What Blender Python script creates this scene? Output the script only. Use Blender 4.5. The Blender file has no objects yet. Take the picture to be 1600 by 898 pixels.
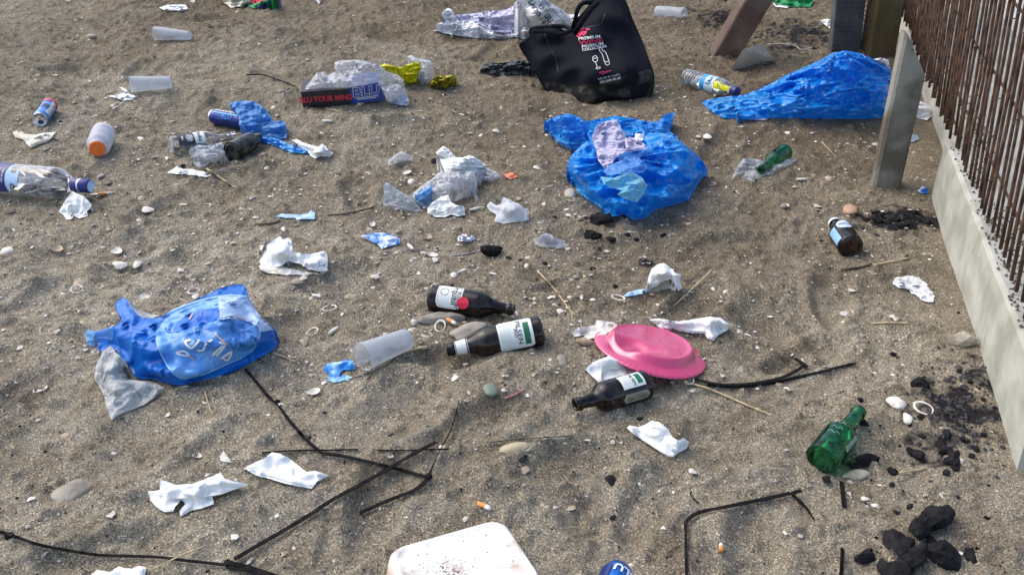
import bpy, math, random
import numpy as np
from mathutils import Vector, Matrix, geometry
rnd = random.Random(7)
SC = bpy.context.scene
COL = SC.collection
# ---------------------------------------------------------------- camera
FPX, PITCH, CAMH = 1450.0, math.radians(30.5), 1.17
cam_d = bpy.data.cameras.new("camera")
cam = bpy.data.objects.new("camera", cam_d); COL.objects.link(cam)
cam.location = (0, 0, CAMH); cam.rotation_euler = (math.pi/2 - PITCH, 0, 0)
cam_d.sensor_width = 36; cam_d.lens = FPX/1600*36
cam_d.clip_start = 0.02; cam_d.clip_end = 600
SC.camera = cam
# ---------------------------------------------------------------- world + sun
SUN_EL, SUN_AZ = math.radians(50), math.radians(-62)     # azimuth from +Y, negative = left
w = bpy.data.worlds.new("World"); SC.world = w; w.use_nodes = True
nt = w.node_tree; nt.nodes.clear()
sky = nt.nodes.new('ShaderNodeTexSky'); sky.sky_type = 'NISHITA'; sky.sun_disc = False
sky.sun_elevation = SUN_EL; sky.sun_rotation = SUN_AZ; sky.dust_density = 3.0; sky.air_density = 1.0; sky.ozone_density = 0.5
bg = nt.nodes.new('ShaderNodeBackground'); bg.inputs[1].default_value = 0.15
wo = nt.nodes.new('ShaderNodeOutputWorld')
nt.links.new(sky.outputs[0], bg.inputs[0]); nt.links.new(bg.outputs[0], wo.inputs[0])
sd = bpy.data.lights.new("sun", 'SUN'); sd.energy = .75; sd.angle = math.radians(70); sd.color = (1.0, 0.93, 0.83)
sun = bpy.data.objects.new("sun", sd); COL.objects.link(sun)
dv = Vector((math.sin(SUN_AZ)*math.cos(SUN_EL), math.cos(SUN_AZ)*math.cos(SUN_EL), math.sin(SUN_EL)))
sun.rotation_euler = dv.to_track_quat('Z', 'Y').to_euler(); sun.location = dv*8
SC.render.engine = 'CYCLES'
SC.view_settings.view_transform = 'Standard'; SC.view_settings.look = 'None'
SC.view_settings.gamma = 1; SC.view_settings.exposure = 0.90
SC.render.resolution_x, SC.render.resolution_y = 1024, 574
# ---------------------------------------------------------------- noise, ground height, un-projection
_rs = np.random.RandomState(11)
TAB = _rs.rand(256, 256)
def vnoise(x, y, f, seed=0):
    x = np.asarray(x, float)*f + seed*17.37; y = np.asarray(y, float)*f + seed*9.71
    xi = np.floor(x).astype(int); yi = np.floor(y).astype(int)
    fx = x-xi; fy = y-yi; fx = fx*fx*fx*(fx*(fx*6-15)+10); fy = fy*fy*fy*(fy*(fy*6-15)+10)
    a = TAB[xi & 255, yi & 255]; b = TAB[(xi+1) & 255, yi & 255]
    c = TAB[xi & 255, (yi+1) & 255]; d = TAB[(xi+1) & 255, (yi+1) & 255]
    return (a*(1-fx)+b*fx)*(1-fy)+(c*(1-fx)+d*fx)*fy - 0.5
def crease(x, y, f, seed=0):
    """piecewise linear facets with sharp folds, as in crumpled paper"""
    x = np.asarray(x, float); y = np.asarray(y, float)
    wx = x + vnoise(x, y, f*.8, seed+3)*0.55/f; wy = y + vnoise(x, y, f*.8, seed+5)*0.55/f
    a = seed*1.3; X = (wx*math.cos(a)-wy*math.sin(a))*f + seed*7.7; Y = (wx*math.sin(a)+wy*math.cos(a))*f + seed*3.1
    xi = np.floor(X).astype(int); yi = np.floor(Y).astype(int); fx = X-xi; fy = Y-yi
    A = TAB[xi & 255, yi & 255]; B = TAB[(xi+1) & 255, yi & 255]; C = TAB[xi & 255, (yi+1) & 255]; D = TAB[(xi+1) & 255, (yi+1) & 255]
    lo = A+(B-A)*fx+(D-B)*fy; hi = A+(D-C)*fx+(C-A)*fy
    return np.where(fx > fy, lo, hi) - 0.5
CP, SP = math.cos(PITCH), math.sin(PITCH)
def g0(x, y):
    x = np.asarray(x, float); y = np.asarray(y, float)
    wx = x + vnoise(x, y, 2.2, 8)*.25; wy = y + vnoise(x, y, 2.2, 9)*.18
    h = vnoise(wx, wy*1.5, 1.1, 1)*.050 + vnoise(wx, wy*1.6, 3.1, 2)*.040
    r = 1-np.abs(vnoise(wx, wy*1.5, 4.6, 3))*4
    h = h + r*.0050 + vnoise(wx, wy*1.3, 8.5, 4)*.014 + vnoise(x, y*1.3, 17, 5)*.0072 + vnoise(x, y*1.2, 37, 6)*.0066 + (vnoise(x, y, 56, 7)+.5)**4*.014 + vnoise(x, y, 62, 12)*.0036
    return h
DIMPLES = []; PRINTS = []
def ground(x, y):
    h = g0(x, y)
    for (cx, cy, r, d) in DIMPLES:
        q = ((np.asarray(x)-cx)**2 + ((np.asarray(y)-cy)*.9)**2)/(r*r)
        h = h - d*np.exp(-q*q) + d*.35*np.exp(-((np.sqrt(q)-1.35)**2)*6)
    for (cx, cy, ca, sa, L_, W_, d) in PRINTS:           # old footprints
        dx = np.asarray(x)-cx; dy = np.asarray(y)-cy; a = dx*ca+dy*sa; b = -dx*sa+dy*ca
        q = (a/L_)**2 + (b/(W_*(1+.25*a/L_)))**2; q = np.minimum(q, 30)
        h = h - d*np.exp(-q*q*q) + d*.45*np.exp(-((np.sqrt(q)-1.3)**2)*9)
    pd = (np.asarray(x)-.940)*.9675-(np.asarray(y)-1.319)*.2527            # metres beyond the wall face: sand lies level there
    f = np.clip(-pd/.14, 0, 1); f = np.where(np.asarray(y) > 1.2, f*f*(3-2*f), 1)
    return h*f + (vnoise(x, y, 1.3, 31)*.035)*(1-f)
def unproj(px, py, h=0.0, n=9, gf=None):
    gf = gf or ground
    px = np.asarray(px, float); py = np.asarray(py, float); h = np.asarray(h, float)
    u = (px-800)/FPX; v = (py-449)/FPX
    z = np.zeros(np.broadcast(px, py, h).shape)
    X = Y = z
    for i in range(n):
        t = (CAMH - z)/(SP + v*CP); X = u*t; Y = t*(CP - v*SP)
        z = z*.3 + (gf(X, Y) + h)*.7
    t = (CAMH - z)/(SP + v*CP)
    return np.stack([u*t, t*(CP - v*SP), z], -1)
def unprojY(px, py, Y):
    u = (np.asarray(px, float)-800)/FPX; v = (np.asarray(py, float)-449)/FPX
    t = np.asarray(Y, float)/(CP - v*SP)
    return np.stack([u*t, Y+0*t, CAMH - t*(SP + v*CP)], -1)
def P(px, py, h=0.0): return Vector(unproj(px, py, h).tolist())
def mpp(px, py):                                # metres per photo pixel on the ground there
    return float(CAMH/(SP + (py-449)/FPX*CP)/FPX)
for (a, b, r, d) in [(110,395,.10,.018),(205,392,.08,.015),(330,300,.09,.014),(520,215,.10,.012),(780,395,.09,.014),(1240,500,.10,.012),(640,640,.09,.013),(980,460,.08,.012),(480,520,.07,.010),(240,690,.10,.014),(560,860,.08,.01),(1130,690,.08,.012),(1420,700,.07,.012),(900,760,.09,.012),(330,120,.12,.016),(620,60,.14,.016),(760,170,.11,.014),(60,60,.14,.015),(1170,330,.09,.014),(1030,350,.08,.012),(700,560,.06,.010),(120,560,.07,.009),(1260,300,.08,.012),(1500,600,.07,.01),(250,240,.08,.01),(950,820,.07,.009)]:
    q = unproj(a, b, 0, gf=g0); DIMPLES.append((q[0], q[1], r, d))
for (a, b, an) in [(240,330,70),(395,268,20),(60,470,60),(250,415,15),(560,300,100),(520,440,30),(690,560,10),(330,700,50),(590,790,80),(880,720,20),(1020,780,60),(1200,520,120),(1300,470,75),(1150,380,10),(1260,560,30),(1120,230,60),(480,70,30),(220,110,80),(640,190,10),(100,110,20),(760,90,60),(330,30,10),(1080,480,40),(180,860,15),(1180,860,70),(740,660,35),(20,640,80),(900,440,15),(430,520,60)]:
    q = unproj(a, b, 0, gf=g0); t_ = math.radians(an); PRINTS.append((q[0], q[1], math.cos(t_), math.sin(t_), .115, .046, .017))
# ---------------------------------------------------------------- materials
MATS = {}
def _n(nt, t, **k):
    n = nt.nodes.new(t)
    for a, b in k.items(): setattr(n, a, b)
    return n
def noise_col(nt, c1, c2, scale, detail=4, lo=.35, hi=.65, vec=None):
    ns = _n(nt, 'ShaderNodeTexNoise'); ns.inputs['Scale'].default_value = scale; ns.inputs['Detail'].default_value = detail
    if vec is None:
        vec = _n(nt, 'ShaderNodeNewGeometry').outputs['Position']
    nt.links.new(vec, ns.inputs['Vector'])
    mr = _n(nt, 'ShaderNodeMapRange'); mr.inputs[1].default_value = lo; mr.inputs[2].default_value = hi
    nt.links.new(ns.outputs['Fac'], mr.inputs[0])
    mx = _n(nt, 'ShaderNodeMix', data_type='RGBA'); mx.inputs[6].default_value = (*c1, 1); mx.inputs[7].default_value = (*c2, 1)
    nt.links.new(mr.outputs[0], mx.inputs[0])
    return mx.outputs[2], ns.outputs['Fac'], mr.outputs[0]
def mat(name, c1, c2=None, scale=60, rough=.6, spec=.4, metal=0.0, transl=0.0, transp=0.0, bump=0.0, bscale=None, lo=.35, hi=.65, edge=0.0, coat=0.0, wrinkle=0.0, wscale=11):
    """generic procedural surface; transl = light through thin sheets, transp = see-through film, edge = film denser at grazing angles"""
    if name in MATS: return MATS[name]
    m = bpy.data.materials.new(name); m.use_nodes = True; nt = m.node_tree; nt.nodes.clear()
    out = _n(nt, 'ShaderNodeOutputMaterial'); b = _n(nt, 'ShaderNodeBsdfPrincipled')
    c2 = c2 or tuple(max(0, v*.75) for v in c1)
    c, f, fr = noise_col(nt, c1, c2, scale, lo=lo, hi=hi)
    nt.links.new(c, b.inputs['Base Color'])
    b.inputs['Roughness'].default_value = rough; b.inputs['Metallic'].default_value = metal
    b.inputs['Specular IOR Level'].default_value = spec; b.inputs['Coat Weight'].default_value = coat
    b.inputs['Coat Roughness'].default_value = .22
    bp = None
    if bump:
        nz = _n(nt, 'ShaderNodeTexNoise'); nz.inputs['Scale'].default_value = bscale or scale*2; nz.inputs['Detail'].default_value = 5
        nt.links.new(_n(nt, 'ShaderNodeNewGeometry').outputs['Position'], nz.inputs['Vector'])
        bp = _n(nt, 'ShaderNodeBump'); bp.inputs['Distance'].default_value = bump; bp.inputs['Strength'].default_value = 1
        nt.links.new(nz.outputs['Fac'], bp.inputs['Height']); nt.links.new(bp.outputs[0], b.inputs['Normal'])
    if wrinkle:
        gp = _n(nt, 'ShaderNodeNewGeometry').outputs['Position']; nz = _n(nt, 'ShaderNodeTexNoise'); nz.inputs['Scale'].default_value = wscale*.6; nz.inputs['Detail'].default_value = 2; nt.links.new(gp, nz.inputs['Vector'])
        vm = _n(nt, 'ShaderNodeVectorMath', operation='MULTIPLY_ADD'); vm.inputs[1].default_value = (.11, .11, .11); nt.links.new(nz.outputs['Color'], vm.inputs[0]); nt.links.new(gp, vm.inputs[2]); prev = None
        for sc, ds in ((wscale, wrinkle), (wscale*2.3, wrinkle*.5)):
            vo = _n(nt, 'ShaderNodeTexVoronoi', feature='DISTANCE_TO_EDGE'); vo.inputs['Scale'].default_value = sc; nt.links.new(vm.outputs[0], vo.inputs['Vector'])
            mr2 = _n(nt, 'ShaderNodeMapRange', interpolation_type='SMOOTHSTEP'); mr2.inputs[1].default_value = 0; mr2.inputs[2].default_value = .055; mr2.inputs[3].default_value = 1; mr2.inputs[4].default_value = 0; nt.links.new(vo.outputs['Distance'], mr2.inputs[0])
            b2 = _n(nt, 'ShaderNodeBump'); b2.inputs['Distance'].default_value = ds; nt.links.new(mr2.outputs[0], b2.inputs['Height'])
            if prev: nt.links.new(prev.outputs[0], b2.inputs['Normal'])
            prev = b2
        nt.links.new(prev.outputs[0], b.inputs['Normal'])
    s = b.outputs[0]
    if transl:
        t = _n(nt, 'ShaderNodeBsdfTranslucent'); nt.links.new(c, t.inputs[0])
        mx = _n(nt, 'ShaderNodeMixShader'); mx.inputs[0].default_value = transl
        nt.links.new(s, mx.inputs[1]); nt.links.new(t.outputs[0], mx.inputs[2]); s = mx.outputs[0]
    if transp:
        t = _n(nt, 'ShaderNodeBsdfTransparent'); t.inputs[0].default_value = (*[.35+.65*(v/max(c1)) for v in c1], 1)
        mx = _n(nt, 'ShaderNodeMixShader')
        lw = _n(nt, 'ShaderNodeLayerWeight'); lw.inputs[0].default_value = .35
        mr = _n(nt, 'ShaderNodeMapRange'); mr.inputs[3].default_value = transp; mr.inputs[4].default_value = transp*(1-edge)
        nt.links.new(lw.outputs['Facing'], mr.inputs[0]); nt.links.new(mr.outputs[0], mx.inputs[0])
        if bp: nt.links.new(bp.outputs[0], lw.inputs['Normal'])
        nt.links.new(s, mx.inputs[1]); nt.links.new(t.outputs[0], mx.inputs[2]); s = mx.outputs[0]
    nt.links.new(s, out.inputs[0]); MATS[name] = m; return m
def glass(name, tint, dust=.06, dust_glintc=(.5, .47, .42), rough=.03, edgec=None, edge_glint=0.0):
    """wall of a bottle: tinted see-through layer + Fresnel gloss + a little dust + painted pale edge highlight"""
    if name in MATS: return MATS[name]
    m = bpy.data.materials.new(name); m.use_nodes = True; nt = m.node_tree; nt.nodes.clear()
    out = _n(nt, 'ShaderNodeOutputMaterial')
    tr = _n(nt, 'ShaderNodeBsdfTransparent'); tr.inputs[0].default_value = (*tint, 1)
    di = _n(nt, 'ShaderNodeBsdfDiffuse'); di.inputs[0].default_value = (*dust_glintc, 1)
    gl = _n(nt, 'ShaderNodeBsdfGlossy'); gl.inputs['Roughness'].default_value = rough
    ns = _n(nt, 'ShaderNodeTexNoise'); ns.inputs['Scale'].default_value = 45; ns.inputs['Detail'].default_value = 6
    nt.links.new(_n(nt, 'ShaderNodeNewGeometry').outputs['Position'], ns.inputs['Vector'])
    mr = _n(nt, 'ShaderNodeMapRange'); mr.inputs[1].default_value = .4; mr.inputs[2].default_value = .8; mr.inputs[4].default_value = dust*3
    nt.links.new(ns.outputs['Fac'], mr.inputs[0])
    if edge_glint:  # whitish highlight at grazing edges, painted in the diffuse dust colour
        lw = _n(nt, 'ShaderNodeLayerWeight'); lw.inputs[0].default_value = .5
        pw = _n(nt, 'ShaderNodeMath', operation='POWER'); pw.inputs[1].default_value = 2.2; nt.links.new(lw.outputs['Facing'], pw.inputs[0])
        ml = _n(nt, 'ShaderNodeMath', operation='MULTIPLY_ADD'); ml.inputs[1].default_value = edge_glint; nt.links.new(pw.outputs[0], ml.inputs[0]); nt.links.new(mr.outputs[0], ml.inputs[2])
        fac = ml.outputs[0]
    else: fac = mr.outputs[0]
    m1 = _n(nt, 'ShaderNodeMixShader'); nt.links.new(fac, m1.inputs[0]); nt.links.new(tr.outputs[0], m1.inputs[1]); nt.links.new(di.outputs[0], m1.inputs[2])
    fr = _n(nt, 'ShaderNodeFresnel'); fr.inputs[0].default_value = 1.5
    m2 = _n(nt, 'ShaderNodeMixShader'); nt.links.new(fr.outputs[0], m2.inputs[0]); nt.links.new(m1.outputs[0], m2.inputs[1]); nt.links.new(gl.outputs[0], m2.inputs[2])
    nt.links.new(m2.outputs[0], out.inputs[0]); MATS[name] = m; return m
def sand_mat():
    m = bpy.data.materials.new('coarse_sand'); m.use_nodes = True; nt = m.node_tree; nt.nodes.clear(); L = nt.links.new
    out = _n(nt, 'ShaderNodeOutputMaterial'); b = _n(nt, 'ShaderNodeBsdfPrincipled'); b.inputs['Roughness'].default_value = .9; b.inputs['Specular IOR Level'].default_value = .2
    pos = _n(nt, 'ShaderNodeNewGeometry').outputs['Position']
    big, _, _ = noise_col(nt, (.335, .302, .240), (.425, .392, .318), 1.7, 5, .36, .64, pos)
    mid, _, mf = noise_col(nt, (.70, .67, .62), (1.0, 1.0, 1.0), 13, 7, .30, .60, pos)
    mul = _n(nt, 'ShaderNodeMix', data_type='RGBA', blend_type='MULTIPLY'); mul.inputs[0].default_value = 1; L(big, mul.inputs[6]); L(mid, mul.inputs[7])
    # damp darker patches
    dmp, _, _ = noise_col(nt, (.62, .57, .52), (1, 1, 1), 5.5, 6, .33, .5, pos)
    mul0 = _n(nt, 'ShaderNodeMix', data_type='RGBA', blend_type='MULTIPLY'); mul0.inputs[0].default_value = .36; L(mul.outputs[2], mul0.inputs[6]); L(dmp, mul0.inputs[7])
    # grains of two sizes
    v1 = _n(nt, 'ShaderNodeTexVoronoi'); v1.inputs['Scale'].default_value = 560; L(pos, v1.inputs['Vector'])
    sep = _n(nt, 'ShaderNodeSeparateColor'); L(v1.outputs['Color'], sep.inputs[0])
    r1 = _n(nt, 'ShaderNodeValToRGB'); e = r1.color_ramp.elements; e[0].position = 0; e[0].color = (.28, .25, .23, 1); e[1].position = 1; e[1].color = (2.9, 2.8, 2.6, 1)
    for p_, c_ in ((.16, (.60, .56, .53, 1)), (.55, (.92, .92, .90, 1)), (.84, (1.2, 1.2, 1.18, 1)), (.94, (1.9, 1.85, 1.75, 1))): x = e.new(p_); x.color = c_
    L(sep.outputs[0], r1.inputs[0])
    mul2 = _n(nt, 'ShaderNodeMix', data_type='RGBA', blend_type='MULTIPLY'); mul2.inputs[0].default_value = .95; L(mul0.outputs[2], mul2.inputs[6]); L(r1.outputs[0], mul2.inputs[7])
    v2 = _n(nt, 'ShaderNodeTexVoronoi'); v2.inputs['Scale'].default_value = 150; L(pos, v2.inputs['Vector'])
    sp2 = _n(nt, 'ShaderNodeSeparateColor'); L(v2.outputs['Color'], sp2.inputs[0])
    gt = _n(nt, 'ShaderNodeMath', operation='GREATER_THAN'); gt.inputs[1].default_value = .955; L(sp2.outputs[1], gt.inputs[0])
    lt = _n(nt, 'ShaderNodeMath', operation='LESS_THAN'); lt.inputs[1].default_value = .32; L(v2.outputs['Distance'], lt.inputs[0])
    an = _n(nt, 'ShaderNodeMath', operation='MULTIPLY'); L(gt.outputs[0], an.inputs[0]); L(lt.outputs[0], an.inputs[1])
    gr = _n(nt, 'ShaderNodeMix', data_type='RGBA'); L(an.outputs[0], gr.inputs[0]); L(mul2.outputs[2], gr.inputs[6])
    gc = _n(nt, 'ShaderNodeValToRGB'); gc.color_ramp.interpolation = 'CONSTANT'; e = gc.color_ramp.elements; e[0].color = (.55, .50, .42, 1); e[1].position = .45; e[1].color = (.05, .042, .036, 1); x = e.new(.75); x.color = (.34, .22, .15, 1)
    L(sp2.outputs[2], gc.inputs[0]); L(gc.outputs[0], gr.inputs[7])
    dr = _n(nt, 'ShaderNodeAttribute', attribute_name='painted_light'); dm = _n(nt, 'ShaderNodeMix', data_type='RGBA', blend_type='MULTIPLY'); dm.inputs[0].default_value = 1
    dc = _n(nt, 'ShaderNodeMix', data_type='RGBA'); dc.inputs[6].default_value = (.80, .74, .66, 1); dc.inputs[7].default_value = (1.36, 1.36, 1.35, 1); L(dr.outputs['Fac'], dc.inputs[0]); L(gr.outputs[2], dm.inputs[6]); L(dc.outputs[2], dm.inputs[7])  # multiplies the sand colour by the painted light gradient
    at = _n(nt, 'ShaderNodeAttribute', attribute_name='soot')
    sn = _n(nt, 'ShaderNodeTexNoise'); sn.inputs['Scale'].default_value = 26; sn.inputs['Detail'].default_value = 7; L(pos, sn.inputs['Vector'])
    sm = _n(nt, 'ShaderNodeMath', operation='ADD'); L(at.outputs['Fac'], sm.inputs[0]); L(sn.outputs['Fac'], sm.inputs[1])
    mr = _n(nt, 'ShaderNodeMapRange'); mr.inputs[1].default_value = .86; mr.inputs[2].default_value = 1.06; L(sm.outputs[0], mr.inputs[0])
    so = _n(nt, 'ShaderNodeMix', data_type='RGBA'); so.inputs[7].default_value = (.030, .028, .030, 1); L(mr.outputs[0], so.inputs[0]); L(dm.outputs[2], so.inputs[6])
    L(so.outputs[2], b.inputs['Base Color'])
    n1 = _n(nt, 'ShaderNodeTexNoise'); n1.inputs['Scale'].default_value = 60; n1.inputs['Detail'].default_value = 8; n1.inputs['Roughness'].default_value = .68; L(pos, n1.inputs['Vector'])
    b1 = _n(nt, 'ShaderNodeBump'); b1.inputs['Distance'].default_value = .030; b1.inputs['Strength'].default_value = .9; L(n1.outputs['Fac'], b1.inputs['Height'])
    b2 = _n(nt, 'ShaderNodeBump'); b2.inputs['Distance'].default_value = .0022; b2.inputs['Strength'].default_value = .9; L(v1.outputs['Distance'], b2.inputs['Height']); L(b1.outputs[0], b2.inputs['Normal'])
    L(b2.outputs[0], b.inputs['Normal']); L(b.outputs[0], out.inputs[0]); return m
# ---------------------------------------------------------------- object helpers
def tag(o, label=None, cat=None, group=None, kind=None):
    if label: o['label'] = label
    if cat: o['category'] = cat
    if group: o['group'] = group
    if kind: o['kind'] = kind
    return o
def empty(name, loc, label, cat, group=None, M=None):
    o = bpy.data.objects.new(name, None); COL.objects.link(o); o.empty_display_size = .05
    if M is not None: o.matrix_world = M
    else: o.location = loc
    return tag(o, label, cat, group)
def mesh_obj(name, V, F, m, parent=None, loc=None, smooth=True):
    me = bpy.data.meshes.new(name)
    V = np.asarray(V, float)
    if loc is not None: V = V - np.asarray(loc, float)
    me.from_pydata(V.tolist(), [], F)
    me.materials.append(m)
    if smooth: me.polygons.foreach_set('use_smooth', [True]*len(me.polygons))
    me.update()
    o = bpy.data.objects.new(name, me); COL.objects.link(o)
    if loc is not None: o.location = tuple(loc)
    if parent: o.parent = parent
    return o
def inv_rel(parent, V):
    return V
class Soft:
    """a crumpled thin sheet laid over the ground; outline traced, heights given in metres (or distance for standing sheets)"""
    def __init__(s, outline, ctrl=(), mode='h', amp=.006, freq=30, seed=1, base=.004, smooth=False, edge_px=5, jag=0.0, eamp=.35, fine=.35, rad=None):
        s.rad = rad; s.mode = mode; s.amp = amp*1.15; s.freq = freq; s.seed = seed; s.edge = edge_px; s.eamp = eamp; s.fine = fine
        pts = [(p[0], p[1], p[2] if len(p) > 2 else base) for p in outline]
        n = len(pts)
        A = np.array([p[:2] for p in pts], float); s.area = abs(sum(A[i][0]*A[(i+1) % n][1]-A[(i+1) % n][0]*A[i][1] for i in range(n)))/2
        s.cell = max(1.0, math.sqrt(s.area/(2600 if s.area < 6000 else 8000)))
        out = []
        for i in range(n):
            p0, p1, p2, p3 = pts[i-1], pts[i], pts[(i+1) % n], pts[(i+2) % n]
            L = math.hypot(p2[0]-p1[0], p2[1]-p1[1]); k = max(1, int(L/s.cell))
            for j in range(k):
                t = j/k
                if smooth:
                    c = [.5*((2*p1[a])+(-p0[a]+p2[a])*t+(2*p0[a]-5*p1[a]+4*p2[a]-p3[a])*t*t+(-p0[a]+3*p1[a]-3*p2[a]+p3[a])*t**3) for a in range(3)]
                else: c = [p1[a]*(1-t)+p2[a]*t for a in range(3)]
                out.append(c)
        B = np.array(out)
        if jag:
            nn = vnoise(B[:, 0], B[:, 1], .13, seed)*jag*2 + vnoise(B[:, 0], B[:, 1], .4, seed+2)*jag
            mm = vnoise(B[:, 0], B[:, 1], .13, seed+4)*jag*2 + vnoise(B[:, 0], B[:, 1], .4, seed+6)*jag
            B[:, 0] += nn; B[:, 1] += mm*.7
        s.B = B
        C = list(map(tuple, B[::max(1, len(B)//90)])) + [tuple(c) for c in ctrl]
        s.C = np.array(C, float); nb = len(C)-len(ctrl)
        s.W = np.array([1.0]*nb + [14.0]*len(ctrl))
        s.cx, s.cy = float(B[:, 0].mean()), float(B[:, 1].mean()); s.m = mpp(s.cx, s.cy)
        s.sv = (SP + (s.cy-449)/FPX*CP)*.95
        s.ctrl = bool(len(ctrl))
    def dist(s, px, py):
        d = np.full(px.shape, 1e9); n = len(s.B)
        for i in range(0, n):
            a = s.B[i]; b = s.B[(i+1) % n]
            ex, ey = b[0]-a[0], b[1]-a[1]; q = ex*ex+ey*ey+1e-9
            t = np.clip(((px-a[0])*ex+(py-a[1])*ey)/q, 0, 1)
            d = np.minimum(d, (px-a[0]-t*ex)**2+((py-a[1]-t*ey)*1.3)**2)
        return np.sqrt(d)
    def val(s, px, py):
        dx = px[:, None]-s.C[None, :, 0]; dy = (py[:, None]-s.C[None, :, 1])*1.4
        w_ = s.W[None, :]/((dx*dx+dy*dy+6)**1.5)
        base = (w_*s.C[None, :, 2]).sum(1)/w_.sum(1)
        d = s.dist(px, py); e = np.clip(d/s.edge, 0, 1); e = e*e*(3-2*e); e = s.eamp+(1-s.eamp)*e
        x = px*s.m; y = py*s.m/(s.sv if s.mode == 'h' else 1)
        c = crease(x, y, s.freq, s.seed)+.5*crease(x, y, s.freq*2.1, s.seed+1)+s.fine*crease(x, y, s.freq*4.3, s.seed+2)
        c = c*s.amp*1.6
        if s.rad:
            cx, cy, ra, rn = s.rad; dx_ = (px-cx)*s.m; dy_ = (py-cy)*s.m/(s.sv if s.mode == 'h' else 1); rr_ = np.sqrt(dx_**2+dy_**2)
            an = np.arctan2(dy_, dx_)+vnoise(dx_, dy_, 5, s.seed)*.5
            f1 = 1-np.abs(vnoise(an*rn, rr_*2.5, 1, s.seed+7))*4; f2 = 1-np.abs(vnoise(an*rn*2.3, rr_*4, 1, s.seed+8))*4
            c = c+(f1+.45*f2)*ra*np.minimum(1, rr_/.07)
        if s.mode == 'h': return np.maximum(base + (c+s.amp*.45)*e, .002)
        return base - c*e
    def pos(s, px, py, lift=0.0):
        px = np.asarray(px, float); py = np.asarray(py, float)
        v = s.val(px, py)
        Q = unproj(px, py, v) if s.mode == 'h' else unprojY(px, py, v)
        if lift:
            c = np.array([0, 0, CAMH]) - Q; c[:, 2] += .8; c /= np.linalg.norm(c, axis=1)[:, None]; Q = Q + c*lift
        return Q
    def tri(s):
        B = s.B; x0, y0 = B[:, 0].min(), B[:, 1].min(); x1, y1 = B[:, 0].max(), B[:, 1].max()
        cx, cy = s.cell, s.cell*.86
        gx, gy = np.meshgrid(np.arange(x0, x1, cx), np.arange(y0, y1, cy)); gx = gx + (np.arange(gx.shape[0])[:, None] % 2)*cx/2
        gx, gy = gx.ravel(), gy.ravel()
        ins = np.zeros(gx.shape, bool); n = len(B)
        for i in range(n):
            a = B[i]; b = B[(i+1) % n]
            c = ((a[1] > gy) != (b[1] > gy)) & (gx < (b[0]-a[0])*(gy-a[1])/((b[1]-a[1]) or 1e-9)+a[0])
            ins ^= c
        gx, gy = gx[ins], gy[ins]; k = s.dist(gx, gy) > s.cell*.45; gx, gy = gx[k], gy[k]
        V = [Vector((a, b)) for a, b in B[:, :2]] + [Vector((a, b)) for a, b in zip(gx, gy)]
        r = geometry.delaunay_2d_cdt(V, [], [list(range(n))], 1, 1e-5)
        W = np.array([(v.x, v.y) for v in r[0]]); F = [list(f) for f in r[2]]
        # boundary edges
        cnt = {}
        for f in F:
            for i in range(3):
                a, b = f[i], f[(i+1) % 3]; cnt.setdefault((min(a, b), max(a, b)), []).append((a, b))
        bd = [v[0] for v in cnt.values() if len(v) == 1]
        return W, F, bd
    def build(s, name, m, parent=None, on=None, lift=0.0, skirt=True, thick=0.0, org=None):
        W, F, bd = s.tri()
        F = [f[::-1] for f in F]       # image y points down
        Q = (on or s).pos(W[:, 0], W[:, 1], lift)
        V = Q; n = len(Q)
        if thick:                      # closed pillow: a back sheet behind the front one
            d = np.minimum(s.dist(W[:, 0], W[:, 1])/ (s.edge*3), 1)**.5
            Bk = Q.copy(); Bk[:, 1] += thick*d; Bk[:, 2] -= 0.0*d
            V = np.vstack([Q, Bk]); F = F + [[a+n for a in f[::-1]] for f in F] + [[b, a, a+n] for a, b in bd] + [[b, a+n, b+n] for a, b in bd]
        elif skirt and on is None:
            gz = ground(Q[:, 0], Q[:, 1]); S = []; idx = {}
            for a, b in bd:
                if Q[a, 2]-gz[a] > .016 or Q[b, 2]-gz[b] > .016:
                    for k in (a, b):
                        if k not in idx:
                            idx[k] = n+len(S); hh = max(Q[k, 2]-gz[k], 0)
                            x, y = Q[k, 0], Q[k, 1]+.28*hh+.002; S.append((x, y, float(ground(x, y))-.004))
                    F.append([b, a, idx[a]]); F.append([b, idx[a], idx[b]])
            if S: V = np.vstack([Q, np.array(S)])
        if org is None:
            org = V.mean(0); org[2] = V[:, 2].min()
        loc = None
        if parent is None: loc = org
        o = mesh_obj(name, V - np.asarray(org) if parent is not None else V, F, m, parent, loc)
        return o
def origin_of(px, py): return np.array(unproj(px, py, 0).tolist())
def sheet(name, outline, m, label=None, cat=None, group=None, parent=None, org=None, build={}, **k):
    s = Soft(outline, **k); o = s.build(name, m, parent, org=org, **build)
    if label: tag(o, label, cat, group)
    return s, o
def ribbon2d(pts, wd):
    """flat strokes in decal space"""
    V = []; F = []
    pts = [np.array(p, float) for p in pts]
    for i, p in enumerate(pts):
        d = pts[min(i+1, len(pts)-1)]-pts[max(i-1, 0)]; d /= (np.linalg.norm(d)+1e-9); nrm = np.array([-d[1], d[0]])
        V += [p+nrm*wd/2, p-nrm*wd/2]
    for i in range(len(pts)-1): F.append([2*i, 2*i+1, 2*i+3, 2*i+2])
    return V, F
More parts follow.
